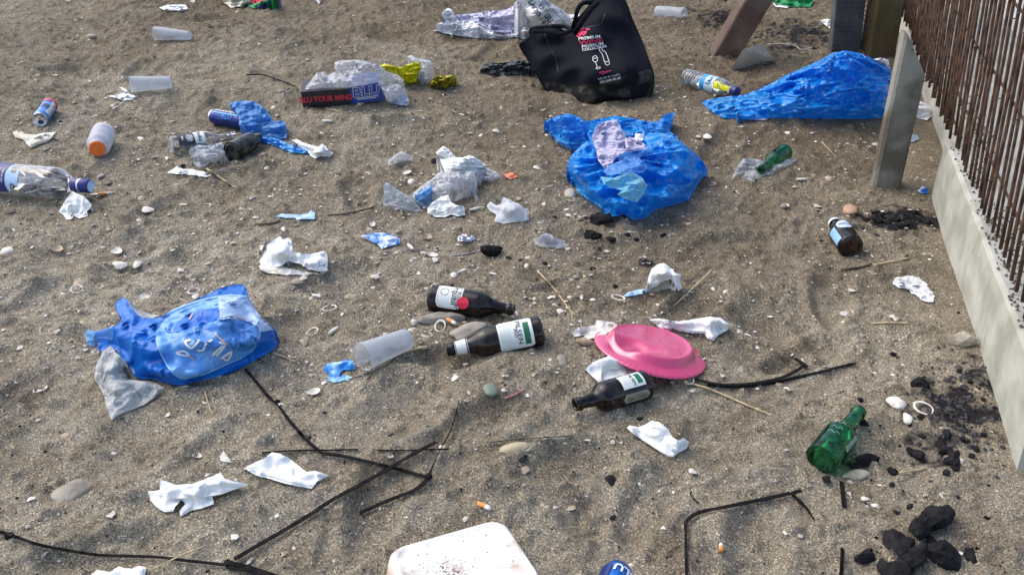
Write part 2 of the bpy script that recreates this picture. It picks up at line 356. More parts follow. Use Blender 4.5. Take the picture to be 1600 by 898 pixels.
def text_geo(txt, size=1.0, bold=0.0):
    cu = bpy.data.curves.new('t', 'FONT'); cu.body = txt; cu.size = size; cu.align_x = 'CENTER'; cu.align_y = 'CENTER'; cu.resolution_u = 2; cu.offset = bold*size
    o = bpy.data.objects.new('t', cu); COL.objects.link(o)
    dg = bpy.context.evaluated_depsgraph_get(); dg.update()
    me = o.evaluated_get(dg).to_mesh()
    V = np.array([v.co[:2] for v in me.vertices]) if len(me.vertices) else np.zeros((0, 2)); F = [list(p.vertices) for p in me.polygons]
    o.evaluated_get(dg).to_mesh_clear(); bpy.data.objects.remove(o); bpy.data.curves.remove(cu)
    return V, F
def text_on(soft, name, txt, cx, cy, size, ang, m, parent, org, lift=.003, wide=1.0, bold=.01):
    V, F = text_geo(txt, size, bold)
    if not len(V): return
    a = math.radians(ang); x = V[:, 0]*wide; y = -V[:, 1]
    px = cx + x*math.cos(a)-y*math.sin(a); py = cy + x*math.sin(a)+y*math.cos(a)
    return mesh_obj(name, soft.pos(px, py, lift)-np.asarray(org), F, m, parent)
def strokes_on(soft, name, strokes, wd, m, parent, org, lift=.003):
    V = []; F = []
    for st in strokes:
        v, f = ribbon2d(st, wd); F += [[a+len(V) for a in q] for q in f]; V += v
    V = np.array(V)
    return mesh_obj(name, soft.pos(V[:, 0], V[:, 1], lift)-np.asarray(org), F, m, parent)
def frame(p0, p1, roll=0):
    z = (p1-p0).normalized(); up = Vector((0, 0, 1)); x = (up - z*up.dot(z)).normalized(); y = z.cross(x)
    a = math.radians(roll); x2 = x*math.cos(a)+y*math.sin(a); y2 = z.cross(x2)
    return Matrix(((x2.x, y2.x, z.x, p0.x), (x2.y, y2.y, z.y, p0.y), (x2.z, y2.z, z.z, p0.z), (0, 0, 0, 1)))
def lathe(prof, n=40, cap0=True, cap1=False, mod=None, a0=0, a1=2*math.pi):
    full = abs(a1-a0-2*math.pi) < 1e-6; k = n if full else n+1
    V = []; F = []
    for (r, z) in prof:
        for i in range(k):
            a = a0+(a1-a0)*i/n; rr, zz = (r, z) if mod is None else mod(r, z, a); V.append((rr*math.cos(a), rr*math.sin(a), zz))
    for j in range(len(prof)-1):
        for i in range(n):
            i2 = (i+1) % k if full else i+1
            F.append([j*k+i, j*k+i2, (j+1)*k+i2, (j+1)*k+i])
    if cap0: V.append((0, 0, prof[0][1])); c = len(V)-1; F += [[c, (i+1) % k, i] for i in range(n)]
    if cap1: V.append((0, 0, prof[-1][1])); c = len(V)-1; b = (len(prof)-1)*k; F += [[c, b+i, b+(i+1) % k] for i in range(n)]
    return V, F
def smooth_prof(pr, L, R, n=5):
    out = []
    for i in range(len(pr)-1):
        p0, p1, p2, p3 = pr[max(i-1, 0)], pr[i], pr[i+1], pr[min(i+2, len(pr)-1)]
        for j in range(n):
            t = j/n
            if abs(p2[0]-p1[0]) < .012: c = [p1[k]*(1-t)+p2[k]*t for k in (0, 1)]
            else:
                c = [.5*(2*p1[k]+(-p0[k]+p2[k])*t+(2*p0[k]-5*p1[k]+4*p2[k]-p3[k])*t*t+(-p0[k]+3*p1[k]-3*p2[k]+p3[k])*t**3) for k in (0, 1)]
            out.append((c[1]*R, c[0]*L))
    out.append((pr[-1][1]*R, pr[-1][0]*L)); return out
def wrap_text(root, name, txt, R, phi, s, size, m, rot=0, wide=1.0, lift=.0014, bold=.01):
    V, F = text_geo(txt, size, bold)
    if not len(V): return
    x = V[:, 0]*wide; y = V[:, 1]; a = math.radians(rot); x, y = x*math.cos(a)-y*math.sin(a), x*math.sin(a)+y*math.cos(a)
    ph = math.radians(phi) + x/R; rr = R+lift
    return mesh_obj(name, np.stack([rr*np.cos(ph), rr*np.sin(ph), s+y], -1), F, m, root)
def wrap_patch(root, name, R, phi, half, s0, s1, m, lift=.0007, corner=0.0, n=18, wav=0, Rf=None):
    V = []; F = []; ns = 14
    for j in range(ns+1):
        t = j/ns; s = s0+(s1-s0)*t; hw = math.radians(half)
        if corner:
            q = min(t, 1-t)*(s1-s0); 
            if q < corner: hw -= (corner-math.sqrt(max(corner**2-(corner-q)**2, 0)))/R
        if wav: hw *= 1+wav*(vnoise(s, phi, 90, 3))
        for i in range(n+1):
            a = math.radians(phi)-hw+2*hw*i/n; r = (Rf(s) if Rf else R)+lift; V.append((r*math.cos(a), r*math.sin(a), s))
    for j in range(ns):
        for i in range(n): a = j*(n+1)+i; F.append([a, a+1, a+n+2, a+n+1])
    return mesh_obj(name, V, F, m, root)
BEER = [(0, .80), (.012, .95), (.035, 1), (.30, 1), (.55, 1), (.61, .965), (.66, .86), (.715, .66), (.77, .50), (.84, .43), (.925, .38), (.93, .45), (.965, .46), (.97, .41), (1, .41)]
def bottle(name, base, neck, rpx, m, label, cat='bottle', group=None, prof=BEER, roll=0, sink=.004, tip=0.0, L=None, mouth=True):
    """a bottle lying on the sand from its base point to its neck point"""
    r = rpx*mpp(*base)
    p0 = P(base[0], base[1], r-sink); p1 = P(neck[0], neck[1], r-sink+tip)
    Ln = L or (p1-p0).length; M = frame(p0, p1, roll)
    e = empty(name, None, label, cat, group, M)
    pr = smooth_prof(prof, Ln, r); V, F = lathe(pr, 44); mesh_obj('glass_body' if mouth else 'body', V, F, m, e)
    # punt ring on the base
    V, F = lathe([(r*.62, -.001), (r*.70, -.0035), (r*.78, -.001)], 36, cap0=False); mesh_obj('base_ring', V, F, m, e)
    if mouth:
        rm = prof[-1][1]*r; V, F = lathe([(rm, Ln), (rm*1.02, Ln+.0012), (rm*.72, Ln+.0012), (rm*.66, Ln-.004), (rm*.62, Ln-.03)], 32, cap0=False); mesh_obj('mouth', V, F, m, e)
    e['L'] = Ln; e['R'] = r
    return e, Ln, r
def tube(path, rad, n=8, caps=True):
    path = [Vector(p) for p in path]; V = []; F = []; up = Vector((0, 0, 1)); 
    for i, p in enumerate(path):
        d = (path[min(i+1, len(path)-1)]-path[max(i-1, 0)]).normalized(); x = d.cross(up)
        if x.length < .05: x = Vector((1, 0, 0))
        x.normalize(); y = x.cross(d); r = rad[i] if isinstance(rad, (list, tuple)) else rad
        for k in range(n): a = 2*math.pi*k/n; V.append(p+x*math.cos(a)*r+y*math.sin(a)*r)
    for i in range(len(path)-1):
        for k in range(n): F.append([i*n+k, i*n+(k+1) % n, (i+1)*n+(k+1) % n, (i+1)*n+k])
    if caps: F.append(list(range(n))[::-1]); F.append([(len(path)-1)*n+k for k in range(n)])
    return [tuple(v) for v in V], F
def spl(pts, k=6):
    out = []
    for i in range(len(pts)-1):
        p0, p1, p2, p3 = pts[max(i-1, 0)], pts[i], pts[i+1], pts[min(i+2, len(pts)-1)]
        for j in range(k):
            t = j/k; out.append(tuple(.5*(2*p1[a]+(-p0[a]+p2[a])*t+(2*p0[a]-5*p1[a]+4*p2[a]-p3[a])*t*t+(-p0[a]+3*p1[a]-3*p2[a]+p3[a])*t**3) for a in range(len(p1))))
    out.append(tuple(pts[-1])); return out
def beam(p0, p1, w_, d, m, name, parent=None, xdir=None, bev=.004, ext=0):
    """a bevelled rectangular bar from p0 to p1"""
    p0 = Vector(p0); p1 = Vector(p1); z = (p1-p0).normalized(); x = Vector(xdir or (1, 0, 0)); x = (x-z*x.dot(z)).normalized(); y = z.cross(x)
    pr = []
    for sx, sy in ((1, 1), (-1, 1), (-1, -1), (1, -1)):
        a = [(sx*(w_/2-bev), sy*d/2), (sx*w_/2, sy*(d/2-bev))]
        if sx*sy > 0: a = a[::-1]
        pr += a
    V = []; L = (p1-p0).length; ns = max(2, int(L/.05)); n = len(pr)
    for i in range(ns+1):
        t = i/ns; c = p0+(p1-p0)*t
        for (a, b) in pr:
            q = c+x*a+y*b; j = .0015*float(vnoise(q.x*3+q.z, q.y*3-q.z, 20, 4)); V.append(q+x*j)
    F = [[i*n+k, i*n+(k+1) % n, (i+1)*n+(k+1) % n, (i+1)*n+k] for i in range(ns) for k in range(n)]
    F.append(list(range(n))[::-1]); F.append([ns*n+k for k in range(n)])
    return mesh_obj(name, [tuple(v) for v in V], F, m, parent, loc=None if parent else tuple(p0), smooth=False)
# ================================================================ GROUND
def axis(vals_lo, vals_hi, fine, far, grow=1.28):
    c = list(np.arange(vals_lo, vals_hi, fine)); d = fine; x = c[-1]
    while x < far: d *= grow; x += d; c.append(x)
    d = fine; x = c[0]; pre = []
    while x > -far: d *= grow; x -= d; pre.append(x)
    return np.array(pre[::-1]+c)
gx = axis(-3.1, 2.7, .0085, 150)
ys = [0.75]
while ys[-1] < 5.6: ys.append(ys[-1]+max(.0062, .0031*ys[-1]))
d = ys[1]-ys[0]; pre = []; y = ys[0]
while y > -60: d *= 1.3; y -= d; pre.append(y)
d = ys[-1]-ys[-2]; y = ys[-1]
while y < 160: d *= 1.25; y += d; ys.append(y)
gy = np.array(pre[::-1]+ys)
GX, GY = np.meshgrid(gx, gy); GZ = ground(GX, GY)
nx, ny = len(gx), len(gy)
me = bpy.data.meshes.new('sand_ground')
me.vertices.add(nx*ny); me.vertices.foreach_set('co', np.stack([GX, GY, GZ], -1).ravel())
ii = (np.arange(ny-1)[:, None]*nx+np.arange(nx-1)[None, :]).ravel()
quads = np.stack([ii, ii+1, ii+1+nx, ii+nx], -1)
me.loops.add(quads.size); me.loops.foreach_set('vertex_index', quads.ravel())
me.polygons.add(len(quads)); me.polygons.foreach_set('loop_start', np.arange(len(quads))*4)
me.polygons.foreach_set('use_smooth', np.ones(len(quads), bool))
soot = np.zeros(nx*ny); fx, fy = GX.ravel(), GY.ravel()
for (a, b, r, k) in [(1500, 640, .13, .62), (1560, 600, .10, .60), (1470, 700, .10, .5), (1400, 345, .13, .62), (1340, 335, .06, .5), (1445, 345, .10, .6), (940, 345, .09, .5), (1010, 410, .05, .6), (1140, 25, .22, .6), (1110, 20, .2, .55), (1250, 50, .30, .55), (1190, 95, .2, .4), (1330, 725, .06, .5), (1440, 850, .09, .45), (1520, 560, .08, .45), (1430, 640, .06, .4), (1230, 75, .15, .5), (850, 385, .05, .35), (770, 385, .05, .35), (790, 245, .04, .3)]:
    q = unproj(a, b); soot = np.maximum(soot, k*np.exp(-(((fx-q[0])**2+(fy-q[1])**2)/(r*r))))
me.attributes.new('soot', 'FLOAT', 'POINT').data.foreach_set('value', soot.astype(np.float32))
dry = .50 - .26*fx - .27*(fy-2.2) + vnoise(fx, fy, .9, 21)*.6 + vnoise(fx, fy, 2.6, 22)*.45  # light falloff painted into the sand colour, darker far and right, with random tone
me.attributes.new('painted_light', 'FLOAT', 'POINT').data.foreach_set('value', np.clip(dry, 0, 1).astype(np.float32))
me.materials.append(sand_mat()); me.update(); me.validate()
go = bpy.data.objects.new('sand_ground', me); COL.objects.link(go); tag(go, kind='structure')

# ================================================================ MATERIALS
m_conc = mat('pale_concrete', (.46, .46, .41), (.31, .31, .26), 11, .85, .2, bump=.002, bscale=60)
m_slab = mat('slab_concrete', (.62, .62, .57), (.44, .45, .42), 5, .85, .2, bump=.003, bscale=40)
m_post = mat('stained_concrete_post', (.115, .105, .078), (.27, .27, .235), 7, .8, .25, bump=.003, bscale=70, lo=.45, hi=.62)
m_rust = mat('rusty_steel', (.055, .028, .020), (.17, .10, .065), 38, .75, .3, metal=.2, bump=.0015, bscale=350)
m_beam = mat('rusty_painted_beam', (.105, .060, .050), (.16, .125, .105), 9, .7, .3, bump=.004, bscale=70)
m_brown = mat('brown_timber', (.085, .062, .030), (.13, .095, .05), 12, .8, .2, bump=.004, bscale=50)
m_mesh = mat('dark_mesh_metal', (.050, .055, .065), (.11, .115, .125), 14, .6, .4, bump=.002, bscale=220)
m_paper = mat('white_tissue', (.90, .92, .91), (.84, .86, .85), 22, .9, .15, transl=.10, bump=.0012, bscale=160, wrinkle=0.0005, wscale=22)
m_paper2 = mat('grey_tissue', (.60, .62, .62), (.46, .48, .48), 30, .9, .15, transl=.2, bump=.0015, bscale=140, wrinkle=0.0016, wscale=20)
m_cream = mat('cream_paper', (.80, .77, .66), (.62, .59, .48), 25, .85, .2, transl=.1, bump=.001, bscale=120)
m_lilac = mat('lilac_tissue', (.62, .60, .76), (.50, .48, .64), 26, .85, .2, transl=.25, bump=.0012, bscale=140, wrinkle=0.0005, wscale=22)
m_dirtyw = mat('dirty_white', (.70, .68, .63), (.33, .29, .24), 34, .85, .2, lo=.5, hi=.68, bump=.001, bscale=120)
m_blue = mat('blue_plastic_film', (.012, .42, .97), (.008, .31, .90), 5, .17, 1.0, transl=.36, transp=.16, edge=.8, wrinkle=0.0, wscale=7)
m_bluet = mat('thin_blue_film', (.05, .42, .92), (.03, .36, .88), 14, .2, .7, transl=.35, transp=.42, edge=.8, wrinkle=0.0, wscale=14)
m_bluel = mat('light_blue_film', (.16, .42, .82), (.10, .34, .76), 20, .3, .5, transl=.35, transp=.22, edge=.6, wrinkle=0.0, wscale=12)
m_navy = mat('deep_blue_film', (.001, .20, .72), (.001, .14, .60), 9, .34, .4, transl=.2, transp=.05, edge=.8, wrinkle=0.0, wscale=7)
m_clear = mat('clear_film', (.74, .79, .85), (.64, .69, .76), 24, .22, .6, transl=.3, transp=.62, edge=.75, wrinkle=0.0035, wscale=22)
m_milky = mat('milky_film', (.88, .90, .93), (.80, .82, .86), 24, .3, .5, transl=.35, transp=.38, edge=.6, wrinkle=0.0035, wscale=20)
m_cup = mat('frosted_cup_plastic', (.66, .70, .76), (.60, .64, .70), 30, .26, .5, transl=.3, transp=.58, edge=.6)
m_bagw = mat('white_bag_film', (.90, .91, .92), (.84, .85, .87), 14, .4, .4, transl=.25, bump=.002, bscale=50, wrinkle=0.0, wscale=12)
m_bagl = mat('lilac_bag_film', (.62, .60, .78), (.70, .68, .80), 12, .42, .4, transl=.25, bump=.002, bscale=50)
m_tote = mat('black_nonwoven_fabric', (.008, .009, .013), (.013, .015, .020), 7, .95, .12, bump=.0012, bscale=320)
m_totedirt = mat('sandy_black_fabric', (.013, .013, .014), (.11, .095, .075), 16, .95, .15, lo=.48, hi=.72, bump=.0015, bscale=200)
m_black = mat('black_plastic', (.010, .011, .013), (.025, .025, .028), 40, .45, .4, bump=.0008, bscale=200)
m_strap = mat('black_strap', (.006, .006, .007), (.014, .013, .013), 60, .85, .1)
m_blackfilm = mat('black_film', (.018, .022, .032), (.05, .055, .07), 18, .35, .5, bump=.003, bscale=60, wrinkle=0.0035, wscale=22)
m_yellow = mat('yellow_film', (.95, .90, .02), (.88, .82, .02), 18, .35, .5, transl=.15, bump=.002, bscale=70, wrinkle=0.0035, wscale=20)
m_net = mat('yellow_net', (.62, .54, .02), (.30, .24, .02), 60, .5, .4, transl=.2)
m_pink = mat('pink_plastic', (.66, .045, .17), (.58, .035, .145), 9, .36, .8, transl=.05, coat=1.0)
m_green_film = mat('green_film', (.04, .48, .18), (.03, .34, .13), 18, .35, .5, transl=.3, transp=.15)
m_red = mat('red_ink', (.68, .02, .06), (.60, .02, .05), 30, .6)
m_pred = mat('pink_red_ink', (.72, .04, .13), (.5, .03, .10), 40, .7)
m_ink = mat('dark_ink', (.03, .03, .05), (.05, .05, .07), 30, .6)
m_navyink = mat('navy_ink', (.02, .03, .16), (.03, .04, .20), 20, .4)
m_white = mat('white_print', (.80, .81, .82), (.68, .69, .70), 60, .6)
m_worn = mat('worn_white_print', (.60, .61, .62), (.20, .20, .21), 110, .7, lo=.42, hi=.6)
m_label = mat('bottle_label', (.76, .79, .76), (.66, .69, .66), 40, .6, bump=.0005)
m_greenink = mat('green_ink', (.01, .16, .09), (.01, .12, .06), 30, .5)
m_silver = mat('can_metal', (.72, .72, .72), (.55, .55, .55), 30, .28, .5, metal=.9)
m_canblue = mat('can_blue', (.02, .20, .62), (.012, .10, .42), 25, .25, .5, metal=.45)
m_cannavy = mat('can_navy', (.008, .022, .13), (.012, .035, .20), 25, .25, .5, metal=.3)
m_canred = mat('can_red', (.55, .02, .05), (.42, .02, .06), 25, .3, .5, metal=.35)
m_orange = mat('orange_plastic', (.90, .20, .03), (.82, .16, .02), 20, .4)
m_butt = mat('cigarette_paper', (.78, .76, .70), (.60, .57, .50), 120, .8)
m_filter = mat('cigarette_filter', (.72, .32, .10), (.62, .25, .07), 200, .8)
m_straw = mat('dry_reed', (.56, .47, .28), (.40, .31, .17), 80, .8, bump=.0006)
m_twig = mat('dark_twig', (.07, .05, .04), (.13, .10, .08), 60, .9, bump=.001)
m_char = mat('charcoal', (.009, .009, .010), (.024, .023, .025), 60, .95, .15, bump=.003, bscale=150)
m_shell = mat('shell_white', (.82, .78, .70), (.62, .57, .49), 90, .6, .3, bump=.0006, bscale=300)
m_shell2 = mat('shell_tan', (.48, .38, .27), (.36, .29, .22), 90, .7, .3, bump=.0006, bscale=300)
m_shell3 = mat('shell_grey', (.40, .38, .36), (.55, .52, .48), 90, .7, .3)
m_stone = mat('pale_stone', (.44, .41, .34), (.26, .235, .19), 25, .9, .2, bump=.003, bscale=90)
m_stone2 = mat('grey_stone', (.26, .24, .20), (.36, .33, .28), 30, .9, .2, bump=.003, bscale=90)
m_foam = mat('grubby_foam', (.88, .89, .88), (.46, .35, .27), 15, .75, .25, transl=.05, lo=.50, hi=.66, bump=.003, bscale=90)
m_foamside = mat('sandy_foam_side', (.58, .47, .38), (.74, .70, .64), 14, .8, .25, lo=.4, hi=.62, bump=.0015, bscale=160)
m_dirt = mat('stuck_dirt', (.07, .055, .045), (.16, .13, .10), 120, .95)
m_beer = glass('brown_glass', (.12, .036, .012), .025, edgec=None)
m_greeng = glass('green_glass', (.06, .46, .20), .30, dust_glintc=(.015, .17, .07))
m_clearg = glass('clear_glass', (.93, .95, .95), .16, dust_glintc=(.66, .68, .72), edge_glint=.85)
m_pet = glass('clear_bottle_plastic', (.88, .93, .96), .22, dust_glintc=(.60, .66, .72), rough=.08, edge_glint=.75)
m_darkg = glass('black_glass', (.03, .02, .018), .07)

# ================================================================ WALL, SLAB, REBAR GRID
WA = Vector((.940, 1.319)); WD = Vector((.322, 1.233)).normalized(); WN = Vector((WD.y, -WD.x))    # WN points away from the beach
def wpt(t, off, z): return (WA.x+WD.x*t+WN.x*off, WA.y+WD.y*t+WN.y*off, z)
WT = .168
def wall_seg(t0, t1, off, name, top=WT, near=True):
    V = []; F = []; na = 44; prof = [(0.0, -.25), (0.0, -.06), (.001, .0), (.0, .06), (.001, .12), (.002, top-.008), (.012, top-.001), (.05, top), (.12, top+.001), (.35, top)]
    for i in range(na+1):
        t = t0+(t1-t0)*i/na
        for (o_, z) in prof:
            j = float(vnoise(t, z, 9, 2))*.0025+float(vnoise(t, z*2, 30, 3))*.0012
            V.append(wpt(t, off+o_+j*(o_ < .02), z + (float(vnoise(t, o_, 14, 6))*.004 if z > .15 else 0)))
    n = len(prof)
    for i in range(na):
        for k in range(n-1): F.append([i*n+k, i*n+k+1, (i+1)*n+k+1, (i+1)*n+k])
    V += [wpt(t0, off+.35, -.25), wpt(t1, off+.35, -.25)]; a = len(V)
    F.append(list(range(n))[::-1]+[a-2]); F.append([na*n+k for k in range(n)]+[a-1])
    return V, F
root = empty('concrete_wall', wpt(0, 0, 0), 'low pale concrete wall at the right edge with a rusty bar grid standing on it', 'wall')
org = np.array(root.location)
for t0, t1, off in ((0.0, 1.26, 0), (1.26, 6.0, .075)):
    V, F = wall_seg(t0, t1, off, ''); mesh_obj('wall_section', np.array(V)-org, F, m_conc, root, smooth=False)
# sand spilled on the ledge
V = []; F = []
for i in range(1100):
    t = rnd.uniform(.05, 3.2); o_ = abs(rnd.gauss(.035, .022)); s_ = rnd.uniform(.0015, .006); x, y, z = wpt(t, o_+.008, WT+.001)
    if t > 1.26: x += WN.x*.075; y += WN.y*.075
    b = len(V); a = rnd.random()*6
    V += [(x+s_*math.cos(a+k*2.1), y+s_*math.sin(a+k*2.1), z-.001) for k in range(3)]+[(x, y, z+s_*.8)]
    F += [[b, b+1, b+3], [b+1, b+2, b+3], [b+2, b, b+3]]
o = mesh_obj('ledge_sand', np.array(V)-org, F, m_dirt, root, smooth=False); tag(o, kind='stuff')
# slab behind the wall
V = [wpt(.01, .352, -.2), wpt(6.0, .43, -.2), wpt(6.0, 6, -.2), wpt(.01, 6, -.2), wpt(.01, .352, WT-.003), wpt(6.0, .43, WT-.003), wpt(6.0, 6, WT-.003), wpt(.01, 6, WT-.003)]
o = mesh_obj('concrete_slab', V, [[4, 5, 6, 7], [0, 1, 5, 4], [1, 2, 6, 5], [2, 3, 7, 6], [3, 0, 4, 7]], m_slab, smooth=False); tag(o, kind='structure')
root = empty('rebar_grid', wpt(0, .02, WT), 'rusty upright bar grid fixed along the low concrete wall', 'fence')
org = np.array(root.location); LEAN = Vector((-.088, .0))
def gridpt(t, z, off=.024): p = wpt(t, off, z); return (p[0]+LEAN.x*(z-WT), p[1]+LEAN.y*(z-WT), z)
t = .085; i = 0
while t < 5.2:
    jx = rnd.gauss(0, .0035); zb = WT+rnd.uniform(-.03, .015) if t > .9 else WT+rnd.uniform(-.002, .02)
    pts = [gridpt(t+jx+.006*math.sin(z*5+i), z, .024+rnd.gauss(0, .0012)) for z in np.linspace(zb, 1.55, 12)]
    V, F = tube(pts, .0041+rnd.uniform(-.0004, .0004), 6); mesh_obj('upright_bar', np.array(V)-org, F, m_rust, root); t += .047+rnd.gauss(0, .0022); i += 1
    if rnd.random() < .5 and 2.2 < t < 2.9:       # doubled bars where two mats overlap
        pts = [gridpt(t-.03+jx, z, .034) for z in np.linspace(zb+.03, 1.55, 8)]
        V, F = tube(pts, .0034, 6); mesh_obj('upright_bar', np.array(V)-org, F, m_rust, root)
for z, a, b in ((.205, 1.2, 5.2), (.286, .05, 5.2), (.467, .05, 5.2), (.65, .05, 5.2), (.83, .05, 5.2), (1.01, .05, 5.2), (1.19, .05, 5.2), (1.37, .05, 5.2), (1.53, .05, 5.2)):
    pts = [gridpt(q, z+.004*math.sin(q*3), .0315+.001*math.sin(q*9)) for q in np.linspace(a, b, 50)]
    V, F = tube(pts, .0036, 6); mesh_obj('cross_bar', np.array(V)-org, F, m_rust, root)
    V = []; F = []
    q = a+.05
    while q < b:
        if rnd.random() < .5:
            c = Vector(gridpt(q, z, .024)); vv, ff = tube([c+Vector((0, -.006, .008)), c+Vector((-.006, 0, .001)), c+Vector((0, .005, -.008)), c+Vector((-.012, .004, -.012))], .0016, 4); F += [[k+len(V) for k in f] for f in ff]; V += vv
        q += .0565
    if V: tag(mesh_obj('tie_wire', np.array(V)-org, F, m_rust, root), kind='stuff')
for k, pp in enumerate(([(1424, 119, .33), (1431, 128, .31), (1441, 129, .30), (1447, 126, .30), (1446, 118, .31)], [(1415, 136, .30), (1424, 133, .31), (1432, 128, .31)])):
    V, F = tube([unproj(a, b, h, gf=lambda x, y: 0*x) for a, b, h in pp], .0022, 6); mesh_obj('bent_wire', np.array(V)-org, F, m_rust, root)

# ================================================================ POSTS, BEAM, BLOCK
def uz(px, py, z): return Vector(unproj(px, py, z, gf=lambda x, y: 0*x).tolist())
b0 = P(1383, 291, 0)
beam((b0.x, b0.y, -.15), (b0.x+.004, b0.y+.02, .47), .082, .055, m_post, 'concrete_post', xdir=(1, -.12, 0), bev=.008)
for v_ in bpy.data.objects['concrete_post'].data.vertices:
    if v_.co.z > .45: v_.co.z -= (v_.co.x+.041)/.082*.13*min(1, (v_.co.z-.45)/.12)
tag(bpy.data.objects['concrete_post'], 'stained grey concrete post standing in the sand left of the bar grid', 'post')
q = P(1375, 92, 0)
beam((q.x+.01, q.y+.06, -.1), (q.x-.02, q.y+.10, 1.35), .118, .10, m_brown, 'wooden_post', xdir=(1, .1, 0), bev=.006)
tag(bpy.data.objects['wooden_post'], 'olive brown post behind the big blue plastic sheet', 'post')
# dark mesh-wrapped post: core + woven mesh skin
q = P(1333, 88, 0)
root = empty('mesh_wrapped_post', (q.x, q.y+.10, 0), 'dark post wrapped in metal mesh beside the olive brown post', 'post')
tp = Vector((-.10, .02, 1.30)); V, F = [], []
def local_beam(parent, p0, p1, w_, d_, m, name, xdir=(1, 0, 0), bev=.004):
    o = beam(p0, p1, w_, d_, m, name, None, xdir, bev); 
    me_ = o.data; me_.transform(Matrix.Translation(Vector(p0))); me_.transform(Matrix.Translation(-parent.location)); o.location = (0, 0, 0); o.parent = parent; return o
L0 = root.location.copy()
local_beam(root, L0+Vector((0, 0, -.1)), L0+tp, .125, .055, m_mesh, 'core')
V = []; F = []
for k in range(13):
    x = -.066+.011*k
    for dz in range(0, 66):
        z0 = .02*dz; z1 = z0+.013; f0 = z0/1.3; c = tp*f0
        b = len(V); yy = -.0335
        V += [(c.x+x-.0022, c.y+yy, z0), (c.x+x+.0022, c.y+yy, z0), (c.x+x+.0052, c.y+yy-.004, z1), (c.x+x+.0008, c.y+yy-.004, z1)]; F.append([b, b+1, b+2, b+3])
mesh_obj('mesh_skin', V, F, mat('mesh_strand', (.16, .165, .17), (.08, .08, .085), 60, .5, .4), root, smooth=False)
# leaning rusty beam (I-section look: web + flange)
p0 = P(1138, 86, .0); p1 = uz(1212, -40, .36)
root = empty('leaning_beam', tuple(p0), 'rusty reddish brown beam leaning up out of the sand beside a concrete block', 'beam')
dirb = (p1-p0).normalized()
xd = Vector((1, -.10, -.15))
e0 = p0-dirb*.09; e1 = p1+dirb*.35
cb_ = Vector((0, .06, 0))
local_beam(root, e0+cb_, e1+cb_, .105, .11, m_beam, 'beam_body', xdir=xd, bev=.006)
V, F = lathe([(.0001, .0), (.007, .0)], 12, cap0=False)
hc = uz(1149, 40, .145); 
# bolt hole as a small dark recess ring
M = frame(Vector(hc)+Vector((0, -.012, .006)), Vector(hc)+Vector((0, -.2, .12)))
V = [tuple(M@Vector(v)-L0*0-root.location) for v in V]; mesh_obj('bolt_hole', V, F, m_ink, root)
# angular concrete block
def rock(name, cx, cy, wpx, hpx, m, label=None, cat='stone', group=None, seed=1, flat=.55, sub=2, ang=0, sink=.25, facet=0.0, smooth=True, elong=1.0):
    q = unproj(cx, cy); s_ = mpp(cx, cy)*wpx/2; me_ = rock_mesh(seed, sub, facet, smooth, m)
    o = bpy.data.objects.new(name, me_); COL.objects.link(o)
    depth = hpx/wpx/.55*(.68 if wpx > 30 else 1)
    o.scale = (s_, s_*max(.35, min(1.6, depth)), s_*flat); o.rotation_euler = (rnd.uniform(-.15, .15), rnd.uniform(-.15, .15), math.radians(ang))
    o.location = (q[0], q[1], q[2]+s_*flat*(1-sink*2)*.5); return tag(o, label, cat, group)
_RM = {}
def rock_mesh(seed, sub, facet, smooth, m=None):
    key = (seed, sub, facet, smooth, m.name if m else None)
    if key in _RM: return _RM[key]
    import bmesh
    bm = bmesh.new(); bmesh.ops.create_icosphere(bm, subdivisions=sub, radius=1)
    for v in bm.verts:
        n = v.co.copy(); k = 1+.42*float(vnoise(n.x+seed*3.1, n.y+n.z*.7+seed, 1.1, seed))+.22*float(vnoise(n.x-n.z+seed, n.y+seed*2, 2.6, seed+1))
        if facet: k += facet*float(crease(n.x*1.3+n.z, n.y*1.3-n.z*.6, 1.2, seed))*1.2
        v.co = n*k
    me_ = bpy.data.meshes.new('rock'); bm.to_mesh(me_); bm.free()
    if m: me_.materials.append(m)
    if smooth: me_.polygons.foreach_set('use_smooth', [True]*len(me_.polygons))
    _RM[key] = me_; return me_
V = []; 
c = [uz(1160, 76, .085), uz(1192, 66, .10), uz(1211, 93, .02), uz(1166, 100, .005)]
V = [tuple(p) for p in c]+[(p.x+dx, p.y+.05, -.02) for p, dx in zip(c, (-.03, .02, .03, -.01))]+[]
F = [[0, 3, 2, 1], [0, 1, 5, 4], [1, 2, 6, 5], [2, 3, 7, 6], [3, 0, 4, 7]]
import bmesh
o = mesh_obj('concrete_block', V, F, mat('block_concrete', (.58, .55, .47), (.44, .41, .35), 14, .85, .2, bump=.003, bscale=80), loc=tuple(c[3]), smooth=False); tag(o, 'tilted grey concrete block leaning against the foot of the rusty beam', 'block')
bm = bmesh.new(); bm.from_mesh(o.data); bmesh.ops.recalc_face_normals(bm, faces=bm.faces); bmesh.ops.bevel(bm, geom=bm.edges[:], offset=.006, segments=2, affect='EDGES'); bm.to_mesh(o.data); bm.free()

